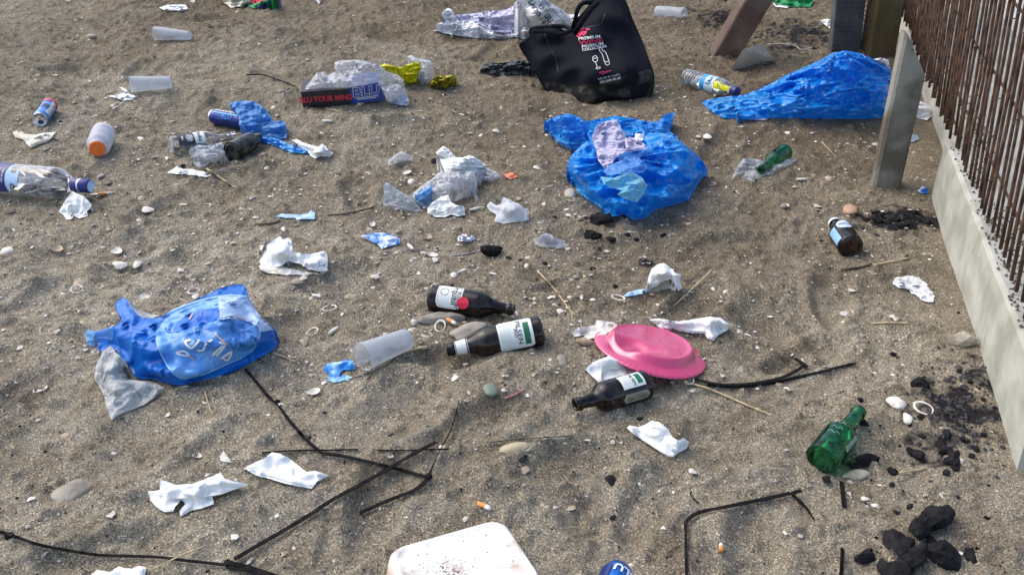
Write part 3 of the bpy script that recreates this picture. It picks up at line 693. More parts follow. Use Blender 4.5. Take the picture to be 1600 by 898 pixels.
# ================================================================ TOTE BAG
org = origin_of(900, 168)
OUT = [(811,72,3.60),(819,65,3.62),(827,58,3.64),(827,46,3.66),(846,42,3.68),(868,42,3.70),(884,50,3.70),(890,46,3.70),(897,36,3.70),(905,27,3.70),(916,15,3.70),(926,2,3.70),(932,-14,3.72),(962,-22,3.74),(978,2,3.70),(990,33,3.66),(1003,62,3.58),(1014,92,3.50),(1022,116,3.46),(1021,141,3.44),(1012,157,3.44),(990,164,3.44),(972,161,3.43),(955,166,3.42),(930,170,3.41),(898,171,3.41),(876,169,3.43),(864,160,3.46),(852,143,3.50),(836,114,3.55),(822,91,3.59)]
tote = empty('tote_bag', tuple(org), 'large black fabric shopping bag with white and red printing slumped on the sand', 'bag')
S = Soft(OUT, [(930,120,3.36),(970,120,3.37),(890,120,3.44),(920,155,3.37),(980,150,3.38),(930,60,3.52),(860,60,3.62),(860,95,3.50),(960,40,3.60),(1000,120,3.41)], mode='Y', amp=.020, freq=7, seed=21, smooth=True, edge_px=12, eamp=.2, fine=.15)
S.build('bag_body', m_tote, tote, thick=.16, org=org)
TS = S
# grimy lower part and flap seam
s2 = Soft([(852,136),(862,128),(900,135),(950,126),(1000,112),(1019,112),(1020,140),(1011,155),(990,162),(972,159),(955,164),(930,168),(898,169),(877,167),(866,158)], smooth=True, jag=1.2)
s2.build('sandy_patch', m_totedirt, tote, on=TS, lift=.0022, org=org)
for pp, wd, rr in (([(893,49,3.66),(899,30,3.62),(903,14,3.60),(912,5,3.60),(922,4,3.62),(930,2,3.63)], 0, .009), ([(898,51,3.64),(912,30,3.59),(924,14,3.58),(934,4,3.59)], 0, .011), ([(832,49,3.60),(852,50,3.57),(872,54,3.56),(884,52,3.58),(892,47,3.60),(882,42,3.64),(862,41,3.66)], 0, .008)):
    pts = spl([tuple(unprojY(a, b, y)) for a, b, y in pp], 5); V, F = tube(pts, rr, 8)
    V = np.array(V)-org; mesh_obj('handle', V, F, m_tote, tote)
strokes_on(TS, 'seam', [spl([(850,50),(858,72),(868,92),(872,112)], 5), spl([(895,52),(915,44),(938,38),(945,22)], 5)], 1.2, m_black, tote, org, .004)
def tt(txt, x, y, size, ang, m, wide=1.0, b=.015): return text_on(TS, 'lettering', txt, x, y, size, ang, m, tote, org, .004, wide, b)
tt('PREMIUM', 921, 59.6, 6.6, -7, m_white, 1.28, .02); tt('WINE', 923.5, 65.6, 8.2, -9, m_pred, 1.75, .03); tt('PREMIUM', 926, 71.3, 6.6, -9, m_white, 1.28, .02); tt('COLLECTION', 928.5, 75.9, 5.6, -9, m_white, 1.12, .02)
for k in range(9):
    a = rnd.uniform(0, 6.3); cx_, cy_ = 904+rnd.uniform(-5, 5)+k*1.2, 54+rnd.uniform(-4, 4)-k*.9
    strokes_on(TS, 'red_emblem', [[(cx_-3, cy_+rnd.uniform(-2, 2)), (cx_, cy_+rnd.uniform(-2, 2)), (cx_+4, cy_-2)]], 2.6, m_pred, tote, org, .004)
BT = [(935.5,76),(938,82),(941,85),(946,101),(951,101.5),(952,98),(946,82),(942,80),(939,75),(935.5,76)]
strokes_on(TS, 'bottle_drawing', [spl([(a, b) for a, b in BT], 3), [(945,96),(948,98),(950,96)]], .8, m_white, tote, org, .004)
strokes_on(TS, 'glass_drawing', [spl([(926,90),(926.5,95),(930,97.5),(933.5,95),(932.5,89),(929,88),(926,90)], 3), [(927,92.5),(932.5,91)], [(930.5,97.5),(933.5,106.5)], spl([(931,107.5),(935,108.5),(938.5,106),(935,105.5),(931,107.5)], 3)], .8, m_white, tote, org, .004)
strokes_on(TS, 'red_mark', [[(936,114),(943,116),(948,112),(955,111)], [(938,112.5),(950,113.5)]], 1.2, m_pred, tote, org, .004)
tt('WINES 81 HAIFA', 951.5, 121, 4.8, -13, m_worn, 1.0, .02); tt('050-040 40-40', 953.5, 126, 5.6, -13, m_white, 1.0, .03)

# ================================================================ BIG BLUE BAGS
# wedge-shaped heap on the right
org = origin_of(1250, 180)
S, o = sheet('blue_plastic_sheet', [(1096,160,.006),(1108,155,.012),(1135,151,.02),(1160,149,.035),(1185,140,.055),(1210,128,.085),(1232,116,.11),(1260,104,.145),(1282,94,.17),(1300,83,.20),(1322,79,.21),(1345,84,.20),(1362,91,.185),(1378,100,.17),(1392,108,.16),(1394,150,.07),(1388,184,.006),(1350,186,.005),(1300,186,.004),(1250,185,.004),(1205,184,.004),(1165,187,.004),(1128,184,.004),(1108,172,.004)], m_blue,
    'large crumpled bright blue plastic sheet heaped in front of the two dark posts', 'plastic sheet', mode='h', amp=.017, freq=9, seed=4, edge_px=8, eamp=.25, fine=.45, rad=(1318, 84, .011, 2.6),
    ctrl=[(1320,100,.20),(1320,130,.125),(1260,130,.10),(1260,155,.055),(1330,160,.06),(1200,155,.04),(1150,165,.02),(1370,130,.13)])
o2 = sheet('violet_paper', [(1150,181),(1170,176),(1200,179),(1198,188),(1165,187)], m_lilac, 'violet scrap poking from under the left tail of the heaped blue sheet', 'scrap', amp=.004, freq=30, seed=3)
# patterned cloth
q = origin_of(1378, 104)
S, o = sheet('patterned_cloth', [(1364,93,.19),(1376,90,.20),(1389,94,.19),(1391,110,.15),(1376,106,.15)], m_bagw, 'white cloth scrap with blue crossed lines behind the heaped blue sheet', 'cloth', amp=.006, freq=25, seed=9, org=None)
strokes_on(S, 'printed_line', [[(1366,94),(1380,108)], [(1372,92),(1388,108)], [(1380,92),(1366,99)], [(1388,96),(1370,104)], [(1390,103),(1378,107)], [(1384,91),(1390,98)]], 1.0, m_navyink, o, np.array(o.location), .003)
# centre bag: dome + lobe + back film
cb = empty('blue_rubbish_bag', tuple(origin_of(1000, 335)), 'torn bright blue rubbish bag lying open with lilac tissue spilling from its mouth', 'rubbish bag'); org = np.array(cb.location)
def part(name, outline, m, root, org, skirt=True, **k): s = Soft(outline, **k); s.build(name, m, root, org=org, skirt=skirt); return s
part('left_lobe', [(850,192,.03),(862,185,.06),(884,178,.10),(900,181,.10),(915,190,.08),(925,203,.05),(932,215,.03),(925,228,.01),(912,234,.006),(893,234,.004),(875,224,.004),(858,208,.008)], m_bluet, cb, org, amp=.013, freq=16, seed=5, smooth=True, edge_px=6, ctrl=[(888,205,.055),(880,220,.02)])
part('back_film', [(912,190,.04),(935,186,.04),(960,181,.05),(985,184,.05),(1010,190,.05),(1028,190,.05),(1040,178,.06),(1054,176,.05),(1050,188,.04),(1046,205,.03),(1060,215,.05),(1030,250,.10),(930,250,.09)], m_blue, cb, org, amp=.014, freq=18, seed=6, edge_px=5, ctrl=[(980,205,.05),(1020,205,.06),(960,225,.06)])
part('dome', [(886,265,.03),(890,248,.06),(902,233,.09),(917,222,.10),(932,232,.10),(938,252,.08),(950,262,.07),(975,247,.11),(1000,238,.12),(1010,225,.12),(1000,212,.10),(1022,208,.12),(1050,213,.13),(1072,228,.12),(1090,243,.085),(1103,260,.04),(1105,270,.015),(1094,282,.006),(1084,298,.004),(1075,312,.004),(1052,320,.004),(1025,328,.004),(1008,340,.004),(990,343,.004),(975,336,.004),(950,338,.004),(938,325,.004),(920,313,.004),(905,302,.004),(898,290,.004)], m_blue, cb, org, amp=.015, freq=10, seed=7, edge_px=9, eamp=.2, smooth=True, fine=.45, rad=(985, 248, .010, 2.6),
     ctrl=[(1000,290,.085),(1050,260,.125),(1030,300,.06),(960,310,.05),(930,285,.07),(905,265,.08),(1010,255,.13),(1070,285,.05),(975,280,.085)])
s = Soft([(938,276,.118),(960,278,.13),(972,272,.135),(990,270,.14),(1002,276,.14),(1012,290,.13),(1005,305,.108),(995,316,.09),(980,312,.09),(964,304,.10),(972,298,.11),(955,293,.11),(944,288,.112)], amp=.008, freq=26, seed=8)
s.build('pale_film', mat('pale_cyan_film', (.10, .50, .80), (.28, .60, .64), 16, .25, .5, transl=.3, transp=.2, edge=.8, bump=.002, bscale=60), cb, skirt=False, org=org)
s = Soft([(940,266,.115),(955,257,.13),(972,250,.14),(983,238,.15),(995,240,.15),(1002,252,.15),(1012,262,.145),(1004,270,.14),(985,270,.135),(965,272,.13),(950,274,.12)], amp=.006, freq=22, seed=10); s.build('folded_rim', m_bluel, cb, skirt=False, org=org)
# tissue in the bag
lt = empty('lilac_tissue', tuple(P(960, 230, .1)), 'crumpled pale lilac tissue lying in the mouth of the torn blue rubbish bag', 'tissue'); org = np.array(lt.location)
for nm, ol, kk in (('sheet', [(924,216,.13),(930,199,.15),(945,190,.17),(962,187,.18),(968,194,.18),(972,204,.18),(978,206,.17),(978,216,.17),(992,217,.17),(1006,224,.165),(1009,234,.155),(990,237,.15),(975,238,.15),(962,246,.14),(957,257,.12),(944,263,.105),(934,250,.11),(932,235,.12)], 1), ('fold', [(976,216,.175),(985,214,.18),(997,217,.18),(1008,226,.175),(1009,233,.165),(992,236,.165),(978,233,.17)], 2)):
    s = Soft(ol, amp=.010, freq=20, seed=13+kk); s.build(nm, m_lilac, lt, skirt=False, org=org)
s = Soft([(993,208,.19),(1006,210,.19),(1004,220,.185),(991,218,.185)], amp=.001, seed=2); s.build('tag', m_bagw, lt, skirt=False, org=org)

# lower-left bag with print
root = empty('printed_blue_bag', tuple(origin_of(290, 590)), 'torn shiny blue bag with a pale oval and white lettering, grey tissue beside it', 'plastic bag'); org = np.array(root.location)
BS = Soft([(150,518,.02),(174,511,.045),(190,500,.055),(182,485,.06),(181,473,.06),(195,465,.07),(205,480,.07),(222,495,.065),(250,495,.06),(285,478,.075),(320,462,.085),(345,450,.09),(375,444,.09),(384,450,.085),(388,463,.085),(400,485,.08),(412,500,.07),(430,515,.04),(434,530,.015),(428,545,.006),(400,562,.004),(370,577,.004),(340,588,.004),(305,596,.004),(275,601,.004),(240,592,.004),(215,590,.006),(203,575,.01),(192,560,.015),(178,545,.015),(155,548,.006),(152,532,.01)],
     [(300,530,.085),(350,500,.10),(240,540,.07),(380,520,.07),(300,575,.03),(220,515,.06),(260,570,.035)], amp=.010, freq=8, seed=31, edge_px=9, eamp=.2, smooth=True, fine=.22, rad=(165, 535, .003, 2.2))
BS.build('blue_film', m_navy, root, org=org)
s = Soft([(246,510),(262,490),(295,476),(330,466),(360,462),(386,464),(398,482),(405,495),(408,520),(398,545),(378,560),(350,572),(320,585),(290,592),(270,583),(252,555),(244,530)], smooth=True); s.build('pale_oval', mat('pale_oval_print', (.16, .40, .78), (.09, .30, .70), 16, .32, .5), root, on=BS, lift=.003, org=org)
s = Soft([(275,505),(300,488),(341,481),(344,498),(310,510),(280,520),(270,517)], smooth=False); s.build('dark_window', m_navy, root, on=BS, lift=.005, org=org)
s = Soft([(265,530),(300,512),(350,505),(385,508),(402,512),(400,535),(385,550),(350,545),(310,552),(280,545)], smooth=True); s.build('blue_panel', mat('mid_blue_print', (.05, .20, .56), (.08, .27, .62), 18, .3, .5), root, on=BS, lift=.005, org=org)
s = Soft([(341,464),(384,464),(398,484),(412,500),(428,516),(405,520),(404,512),(390,504),(370,500),(344,500)], smooth=False); s.build('grey_corner', mat('grey_blue_film', (.42, .56, .80), (.30, .46, .74), 18, .3, .5, bump=.002), root, on=BS, lift=.006, org=org)
strokes_on(BS, 'lettering', [spl([(298,532),(290,535),(293,541),(300,545),(308,537),(312,532)], 4), spl([(332,532),(322,538),(318,548),(308,549)], 4), spl([(340,548),(331,558),(342,547),(352,539)], 3), spl([(338,557),(352,541),(343,536)], 3), spl([(345,562),(362,551),(356,564),(349,561)], 3), spl([(275,552),(288,550),(296,557),(285,556),(276,553)], 3)], 3.3, m_white, root, org, .008)
strokes_on(BS, 'orange_print', [spl([(336,521),(345,531),(360,542)], 4), spl([(296,500),(302,490)], 2), spl([(290,556),(305,562)], 2), spl([(364,495),(385,500)], 3)], 2.4, mat('worn_orange', (.62, .34, .22), (.5, .4, .4), 40, .5), root, org, .008)
strokes_on(BS, 'oval_outline', [spl([(246,510),(262,490),(295,476),(330,466),(360,462),(386,464)], 4), spl([(244,530),(252,555),(270,583),(290,592),(320,585),(350,572),(378,560)], 4)], 2.0, mat('oval_edge_print', (.34, .54, .82), (.22, .44, .78), 40, .4), root, org, .006)
strokes_on(BS, 'pale_crease', [spl([(230,530),(250,520),(280,518)], 4), spl([(262,540),(300,520),(350,512),(398,535)], 5), spl([(245,510),(262,492),(296,477)], 4), spl([(300,548),(340,540),(400,545)], 4), spl([(318,482),(312,500)], 3)], 1.5, m_bluel, root, org, .007)
s = Soft([(196,463,.075),(204,470,.06),(216,484,.04),(236,491,.03),(250,492,.05),(232,500,.06),(222,497,.066),(206,482,.07)], amp=.003, seed=4); s.build('grey_flap', m_paper2, root, skirt=False, org=org)
s = Soft([(133,520,.004),(140,515,.01),(152,517,.03),(175,511,.055),(176,530,.03),(160,528,.02),(150,530,.012),(148,540,.004),(137,537,.004)], smooth=True, amp=.005, freq=30, seed=4); s.build('pale_tail', m_bluel, root, skirt=False, org=org)
s = Soft([(318,464,.05),(330,455,.05),(340,452,.06),(345,455,.085),(330,464,.08)], amp=.003, seed=4); s.build('white_backing', m_paper2, root, skirt=False, org=org)
sheet('grey_tissue', [(147,590,.01),(150,570,.025),(160,548,.05),(172,540,.06),(177,545,.06),(190,558,.05),(197,572,.035),(192,577,.02),(200,592,.012),(214,594,.02),(228,596,.02),(245,600,.012),(257,606,.006),(245,618,.004),(225,632,.004),(205,640,.004),(190,645,.004),(174,656,.004),(168,640,.005),(162,615,.008)], m_paper2, 'grey damp tissue hanging down from the left end of the printed blue bag', 'tissue', amp=.010, freq=14, seed=33, smooth=False, ctrl=[(180,600,.03),(170,570,.045)], jag=.6)

# thin light-blue film over the blue can
root = empty('light_blue_bag_scrap', tuple(origin_of(430, 220)), 'light blue torn bag scrap draped over a dark blue can', 'plastic scrap'); org = np.array(root.location)
part('sheet', [(358,161,.07),(375,157,.075),(395,158,.07),(405,163,.06),(418,175,.05),(428,190,.035),(438,188,.03),(446,192,.03),(448,215,.012),(440,217,.006),(430,222,.004),(412,220,.008),(400,214,.02),(385,206,.035),(374,197,.05),(372,180,.07)], m_bluel, root, org, amp=.012, freq=17, seed=41, ctrl=[(392,180,.06),(415,205,.03)])
part('tail', [(400,214,.02),(425,214,.02),(445,222,.015),(470,232,.012),(484,234,.006),(480,240,.004),(455,238,.004),(430,228,.004),(412,222,.006)], m_blue, root, org, amp=.008, freq=24, seed=42)

# ================================================================ BEER BOTTLES
e, L, R = bottle('beer_bottle', (673, 465), (803, 484), 20.5, m_beer, 'brown beer bottle with white label and round red seal, upper left of the other two', group='brown beer bottles', roll=38)
wrap_patch(e, 'label_print', R, -8, 62, L*.10, L*.40, m_label, corner=.012)
wrap_patch(e, 'label_border', R, -8, 56, L*.118, L*.385, mat('label_grey_line', (.28, .30, .30), (.4, .42, .4), 40), lift=.0009, corner=.010)
wrap_patch(e, 'label_field', R, -8, 54, L*.124, L*.378, m_label, lift=.0011, corner=.010)
wrap_text(e, 'lettering', 'Urquell', R, -18, L*.315, .020, m_ink, bold=.02, lift=.0013)
wrap_text(e, 'lettering', 'Pilsner', R, 14, L*.352, .016, m_ink, bold=.01, lift=.0013)
for a0, a1 in ((0, 1.3), (1.6, 2.9), (3.2, 4.5), (4.8, 6.0)):
    pts = [(.0095*math.cos(a0+(a1-a0)*k/5), .0095*math.sin(a0+(a1-a0)*k/5)) for k in range(6)]; v, f = ribbon2d(pts, .0016)
    v = np.array(v); ph = math.radians(-16)+v[:, 0]/R; r_ = R+.0013; mesh_obj('crest', np.stack([r_*np.cos(ph), r_*np.sin(ph), L*.19+v[:, 1]], -1), f, m_ink, e)
v, f = lathe([(.0001, 0), (.0125, 0)], 28, cap0=False); v = np.array(v); v[:, 0] *= 1.1; ph = math.radians(22)+v[:, 0]/R; r_ = R+.0016
mesh_obj('red_seal', np.stack([r_*np.cos(ph), r_*np.sin(ph), L*.425+v[:, 1]*1.15], -1), f, m_red, e)
e, L, R = bottle('beer_bottle', (846, 516), (699, 547), 23.0, m_beer, 'brown beer bottle with white neck band and green striped label, middle of the three', group='brown beer bottles', roll=-46)
wrap_patch(e, 'label_print', R, 0, 66, L*.10, L*.46, m_label, corner=.006)
wrap_patch(e, 'green_stripe', R, -6, 44, L*.135, L*.195, m_greenink, lift=.0011)
wrap_text(e, 'lettering', 'PILSEN', R, 4, L*.245, .015, m_ink, rot=180, bold=.005, wide=1.3); wrap_text(e, 'lettering', 'PIVO', R, 0, L*.285, .009, m_ink, rot=180)
for k in range(9): wrap_patch(e, 'small_print', R, rnd.uniform(-8, 8), 34, L*(.33+.013*k), L*(.3335+.013*k), mat('pale_print', (.42, .50, .44), (.6, .64, .6), 200), lift=.001)
wrap_patch(e, 'neck_band', R*.46, 0, 175, L*.80, L*.905, m_label, Rf=lambda s: R*(.50-(s/L-.77)*.55 if s/L < .84 else .462-(s/L-.84)*.5), lift=.0012)
for q in (.785, .915): V, F = lathe([(R*(.50 if q < .8 else .435), L*q-.001), (R*(.53 if q < .8 else .46), L*q), (R*(.50 if q < .8 else .435), L*q+.001)], 30, cap0=False); mesh_obj('silver_ring', V, F, m_shell3, e)
e, L, R = bottle('beer_bottle', (1008, 601), (899, 632), 23.5, m_beer, 'brown beer bottle below the pink plate, plain neck, white label with green corner', group='brown beer bottles', roll=0, prof=[(0, .80), (.012, .95), (.035, 1), (.30, 1), (.56, 1), (.62, .97), (.67, .84), (.71, .62), (.75, .47), (.84, .41), (.925, .37), (.93, .45), (.965, .46), (.97, .41), (1, .41)])
wrap_patch(e, 'label_print', R, -14, 33, L*.10, L*.42, m_label); wrap_patch(e, 'green_stripe', R, -14, 22, L*.13, L*.20, m_greenink, lift=.0011)
wrap_text(e, 'lettering', 'PILSEN', R, -14, L*.25, .010, m_ink, rot=180)
for k in range(5): wrap_patch(e, 'small_print', R, -12, 20, L*(.29+.018*k), L*(.294+.018*k), mat('pale_print', (.42, .50, .44), (.6, .64, .6), 200), lift=.001)
wrap_patch(e, 'lower_label', R, -84, 18, L*.06, L*.44, mat('khaki_label', (.34, .33, .26), (.20, .19, .14), 60), corner=.01)
wrap_patch(e, 'lower_label_field', R, -84, 13, L*.09, L*.41, mat('khaki_label_dark', (.10, .09, .06), (.26, .25, .18), 90), corner=.008, lift=.001)
# dark bottle near the wall, base towards the viewer
e, L, R = bottle('beer_bottle', (1330, 386), (1302, 346), 19, m_beer, 'dark beer bottle with pale blue label by the charred heap near the wall', group='brown beer bottles', roll=0, prof=[(0, .80), (.02, .96), (.05, 1), (.30, 1), (.52, 1), (.60, .9), (.70, .66), (.80, .50), (.90, .43), (.93, .48), (1, .46)])
wrap_patch(e, 'label_print', R, -2, 36, L*.34, L*.62, mat('pale_blue_label', (.52, .66, .78), (.45, .58, .70), 60), corner=.02); wrap_text(e, 'lettering', 'Weiss', R, 0, L*.48, .013, m_ink, rot=180)
wrap_patch(e, 'side_label', R, -72, 22, L*.08, L*.5, mat('sky_blue_label', (.28, .50, .70), (.22, .42, .62), 60)); wrap_patch(e, 'foil_ring', R*.47, 0, 178, L*.90, L*.97, m_label, lift=.001)
# green bottles
GB = [(0, .80), (.012, .95), (.035, 1), (.30, 1), (.45, 1), (.51, .93), (.57, .74), (.64, .57), (.74, .47), (.925, .40), (.93, .46), (.965, .47), (.97, .42), (1, .42)]
e, L, R = bottle('green_bottle', (1284, 718), (1343, 642), 26.5, m_greeng, 'empty green glass bottle with its round base towards the viewer, right foreground', group='green glass bottles', prof=GB)
mg = mat('embossed_pale_print', (.22, .42, .40), (.10, .28, .22), 150, .4)
for k, q in enumerate((.30, .39, .48)):
    v, f = ribbon2d(spl([(-.011, -.002), (-.005, .0025), (.001, -.0025), (.006, .0025), (.011, -.001)], 4), .0013); v = np.array(v); ph = math.radians(-8)+v[:, 0]/R; mesh_obj('embossed_scroll', np.stack([(R+.001)*np.cos(ph), (R+.001)*np.sin(ph), L*q+v[:, 1]], -1), f, mg, e)
wrap_patch(e, 'torn_label', R, 66, 10, L*.20, L*.5, mat('torn_label_paper', (.34, .44, .34), (.12, .25, .14), 120), corner=.008)
e, L, R = bottle('green_bottle', (1226, 238), (1188, 265), 13.5, m_greeng, 'small green glass bottle lying on clear plastic, neck pointing to lower left', group='green glass bottles', prof=GB)
# clear and dark bottles on the left
VD = [(0, .85), (.01, .97), (.03, 1), (.40, 1), (.64, 1), (.70, .93), (.76, .72), (.80, .52), (.84, .42), (.99, .42), (1, .40)]
e, L, R = bottle('spirit_bottle', (-14, 277), (141, 291), 24, m_clearg, 'clear glass spirit bottle with navy label and navy capped neck at left edge', prof=VD, mouth=False)
wrap_patch(e, 'label_print', R, 40, 78, L*.06, L*.26, m_navyink)
for k in range(5): wrap_text(e, 'lettering', ['WODKA', 'DISTILLED', 'SPECIAL', 'SELECTION', 'IMPORTED'][k], R, 44+k*2, L*(.085+.036*k), .0085, m_white, rot=180 if False else 0)
wrap_patch(e, 'blue_back_label', R, 60, 34, L*.262, L*.39, mat('pale_blue_paper', (.38, .58, .84), (.48, .66, .88), 60), wav=1.6, corner=.004)
V, F = lathe([(R*.43, L*.835), (R*.44, L*.84), (R*.44, L*.90)], 30, cap0=False); mesh_obj('cap_sleeve', V, F, m_navyink, e)
V, F = lathe([(R*.44, L*.90), (R*.45, L*.905), (R*.45, L*.912), (R*.44, L*.916)], 30, cap0=False); mesh_obj('silver_ring', V, F, m_silver, e)
V, F = lathe([(R*.44, L*.916), (R*.44, L*.995), (R*.38, L*1.006)], 30, cap0=False, cap1=True); c = mesh_obj('cap', V, F, m_navyink, e)
V, F = lathe([(.0001, L*1.0075), (R*.36, L*1.0075)], 24, cap0=False); mesh_obj('cap_disc', [v for v in V], F, mat('pale_blue_paper', (1, 1, 1)), e)
e, L, R = bottle('flavoured_drink_bottle', (268, 228), (368, 212), 14.5, m_clearg, 'clear long necked glass bottle with black and white label beside crushed cup', prof=[(0, .82), (.012, .95), (.035, 1), (.3, 1), (.5, 1), (.57, .95), (.62, .78), (.66, .55), (.72, .42), (.93, .38), (.935, .45), (.985, .45), (1, .42)])
wrap_patch(e, 'black_label', R, 0, 80, L*.09, L*.34, m_ink, lift=.0012); wrap_patch(e, 'label_print', R, 0, 80, L*.34, L*.50, m_label, lift=.0012); wrap_text(e, 'lettering', 'Vodka', R, 32, L*.42, .016, m_ink, rot=0, lift=.0016, bold=.02); wrap_text(e, 'lettering', 'Mix', R, 32, L*.16, .011, m_white, lift=.0016); wrap_patch(e, 'label_print', R, 36, 26, L*.215, L*.32, m_worn, corner=.01, lift=.0016)
e, L, R = bottle('dark_bottle', (363, 237), (404, 214), 15.5, m_darkg, 'short black glass bottle, base facing out, under the light blue film', prof=[(0, .80), (.02, .96), (.05, 1), (.6, 1), (.75, .85), (1, .5)], mouth=False)
# sports bottle with orange cap
MK = [(0, .75), (.03, .93), (.08, 1), (.20, 1), (.26, .93), (.32, 1), (.50, 1), (.58, .90), (.64, .88), (.72, 1), (.80, .97), (.88, .80), (.92, .72), (1, .70)]
e, L, R = bottle('milk_bottle', (162, 207), (152, 232), 17, mat('milky_bottle_plastic', (.66, .68, .74), (.56, .60, .68), 30, .35, .5, transl=.35, transp=.12, edge=.6), 'small frosted white plastic bottle with round orange cap', prof=MK, mouth=False)
V, F = lathe([(R*.64, L*.97), (R*.68, L*.975), (R*.68, L*1.02), (R*.62, L*1.035)], 36, cap0=False, cap1=True, mod=lambda r, z, a: (r*(1+.012*math.sin(a*30)), z, a)[:2]); mesh_obj('cap', V, F, m_orange, e, smooth=False)
wrap_patch(e, 'peach_band', R, 0, 178, L*.01, L*.06, mat('peach_print', (.75, .45, .32), (.7, .5, .4), 40), lift=.0006, Rf=lambda s: R*.97)
# water bottle
WB = [(0, .85), (.01, .97), (.03, 1)] + [q for k in range(7) for q in ((.06+k*.055, 1), (.075+k*.055, .94), (.09+k*.055, 1))] + [(.50, .98), (.66, .98), (.70, 1), (.78, .92), (.86, .68), (.92, .46), (1, .42)]
e, L, R = bottle('water_bottle', (1072, 121), (1150, 143), 13, m_pet, 'clear plastic water bottle with blue and white label and dark blue cap', prof=WB, mouth=False)
wrap_patch(e, 'label_print', R, 0, 178, L*.40, L*.49, mat('water_label_blue', (.02, .28, .62), (.03, .36, .72), 40, .4), lift=.0012); wrap_patch(e, 'label_print', R, 0, 178, L*.49, L*.66, mat('water_label_pale', (.50, .68, .80), (.42, .60, .74), 40, .4), lift=.0012)
wrap_text(e, 'lettering', 'עדן', R, 40, L*.575, .030, m_navyink, rot=0, bold=.02, lift=.002)
wrap_patch(e, 'yellow_print', R, 66, 24, L*.67, L*.93, m_yellow, Rf=lambda s: R*(1 if s < L*.72 else 1-(s/L-.72)*2.0), lift=.0012)
V, F = lathe([(R*.50, L*.93), (R*.54, L*.935), (R*.54, L*1.02), (R*.5, L*1.03)], 30, cap0=False, cap1=True); mesh_obj('cap', V, F, m_navyink, e)

# ================================================================ CANS
def can(lid, back, rpx, label, mbody, bands=(), texts=(), roll=0, flip=False):
    r = rpx*mpp(*lid); p0 = P(lid[0], lid[1], r*.97); p1 = P(back[0], back[1], r*.97)
    L_ = min((p1-p0).length, .17); e = empty('drinks_can', None, label, 'can', 'discarded drinks cans', frame(p0, p1, roll))
    dent = lambda r_, z, a: (r_*(1+.05*float(vnoise(a*1.2+z*30, z*40, .9, 7))), z)
    V, F = lathe([(r*.88, .003), (r*.97, .010), (r, .016)]+[(r, .016+(L_-.032)*k/10) for k in range(1, 11)]+[(r*.97, L_-.010), (r*.84, L_)], 40, cap0=False, cap1=True, mod=dent); mesh_obj('body', V, F, mbody, e)
    V, F = lathe([(r*.90, .004), (r*.91, -.0012), (r*.87, -.0015), (r*.83, .004), (.0001, .0035)], 40, cap0=False); mesh_obj('lid', V, F, m_silver, e)
    v, f = lathe([(.0001, .0022), (1, .0022)], 24, cap0=False); v = np.array(v); v[:, 0] = v[:, 0]*r*.26-r*.36; v[:, 1] *= r*.33; mesh_obj('mouth_hole', v, f, m_ink, e)
    v, f = lathe([(.5, .001), (1, .0005), (1, .0015), (.5, .0012)], 20, cap0=False); v = np.array(v); v[:, 0] = v[:, 0]*r*.24+r*.22; v[:, 1] *= r*.20; mesh_obj('pull_tab', v, f, m_silver, e)
    for (phi, half, s0, s1, mm) in bands: wrap_patch(e, 'colour_band', r*1.03, phi, half, L_*s0, L_*s1, mm, lift=.0006)
    for (t, phi, s_, sz, mm, rot) in texts: wrap_text(e, 'lettering', t, r*1.03, phi, L_*s_, sz, mm, rot=rot, lift=.0016, bold=.03)
    return e
can((62, 187), (79, 163), 11.5, 'blue, silver and red drinks can with its lid facing out, upper left', mat('can_light_blue', (.05, .18, .55), (.10, .28, .65), 30, .25, .5, metal=.5), bands=((0, 178, .78, 1.0-.08, m_canred), (-80, 40, .1, .78, m_cannavy), (60, 18, .1, .78, mat('can_grey', (.5, .52, .56), (.4, .42, .46), 30, .3, metal=.5))), texts=(('28', 22, .45, .036, m_ink, 90),))
can((333, 182), (392, 192), 12.5, 'dark blue can with silver lid, half hidden under light blue plastic', m_cannavy, bands=((8, 9, .12, .9, m_worn), (30, 5, .12, .9, m_canblue)), texts=(('BLU', 52, .5, .026, m_canblue, 90),))
can((940, 962), (967, 893), 27, 'blue drinks can cut off by the bottom edge of the picture', m_canblue, bands=((-40, 22, .1, .85, m_cannavy),), texts=(('BLU', 30, .78, .022, m_white, 180),))
# ================================================================ CUPS
def cup(mouth, base, rm, rb, label, name='plastic_cup', m=None, crush=0.0):
    r = rm*mpp(*mouth); r2 = rb*mpp(*base); p0 = P(base[0], base[1], r2); p1 = P(mouth[0], mouth[1], r)
    L_ = (p1-p0).length; e = empty(name, None, label, 'cup', 'frosted plastic cups', frame(p0, p1)); mm = m or m_cup
    md = lambda q, z, a: (q*(1+crush*float(vnoise(a*1.1, z*30, 1, 5))*(z/L_)), z)
    V, F = lathe([(r2*.7, .004), (r2*.95, .001), (r2, .004)]+[(r2+(r-r2)*k/12, .004+(L_-.008)*k/12) for k in range(1, 13)], 44, cap0=True, mod=md); mesh_obj('cup_wall', V, F, mm, e)
    V, F = lathe([(r, L_-.004), (r*1.045, L_-.0025), (r*1.05, L_), (r*1.01, L_+.0012), (r*.985, L_-.001)], 44, cap0=False, mod=md); mesh_obj('rim', V, F, mm, e)
    for q in (.10, .86): V, F = lathe([(r2+(r-r2)*q, L_*q-.0015), ((r2+(r-r2)*q)*1.02, L_*q), (r2+(r-r2)*q, L_*q+.0015)], 44, cap0=False, mod=md); mesh_obj('moulded_ring', V, F, mm, e)
    return e
cup((567, 557), (637, 529), 21.5, 16.5, 'frosted plastic cup with its mouth over blue wrapper, left of brown bottles')
cup((204, 132), (268, 129), 12.2, 9.2, 'frosted plastic cup lying level above a torn white scrap, upper left', crush=.15)
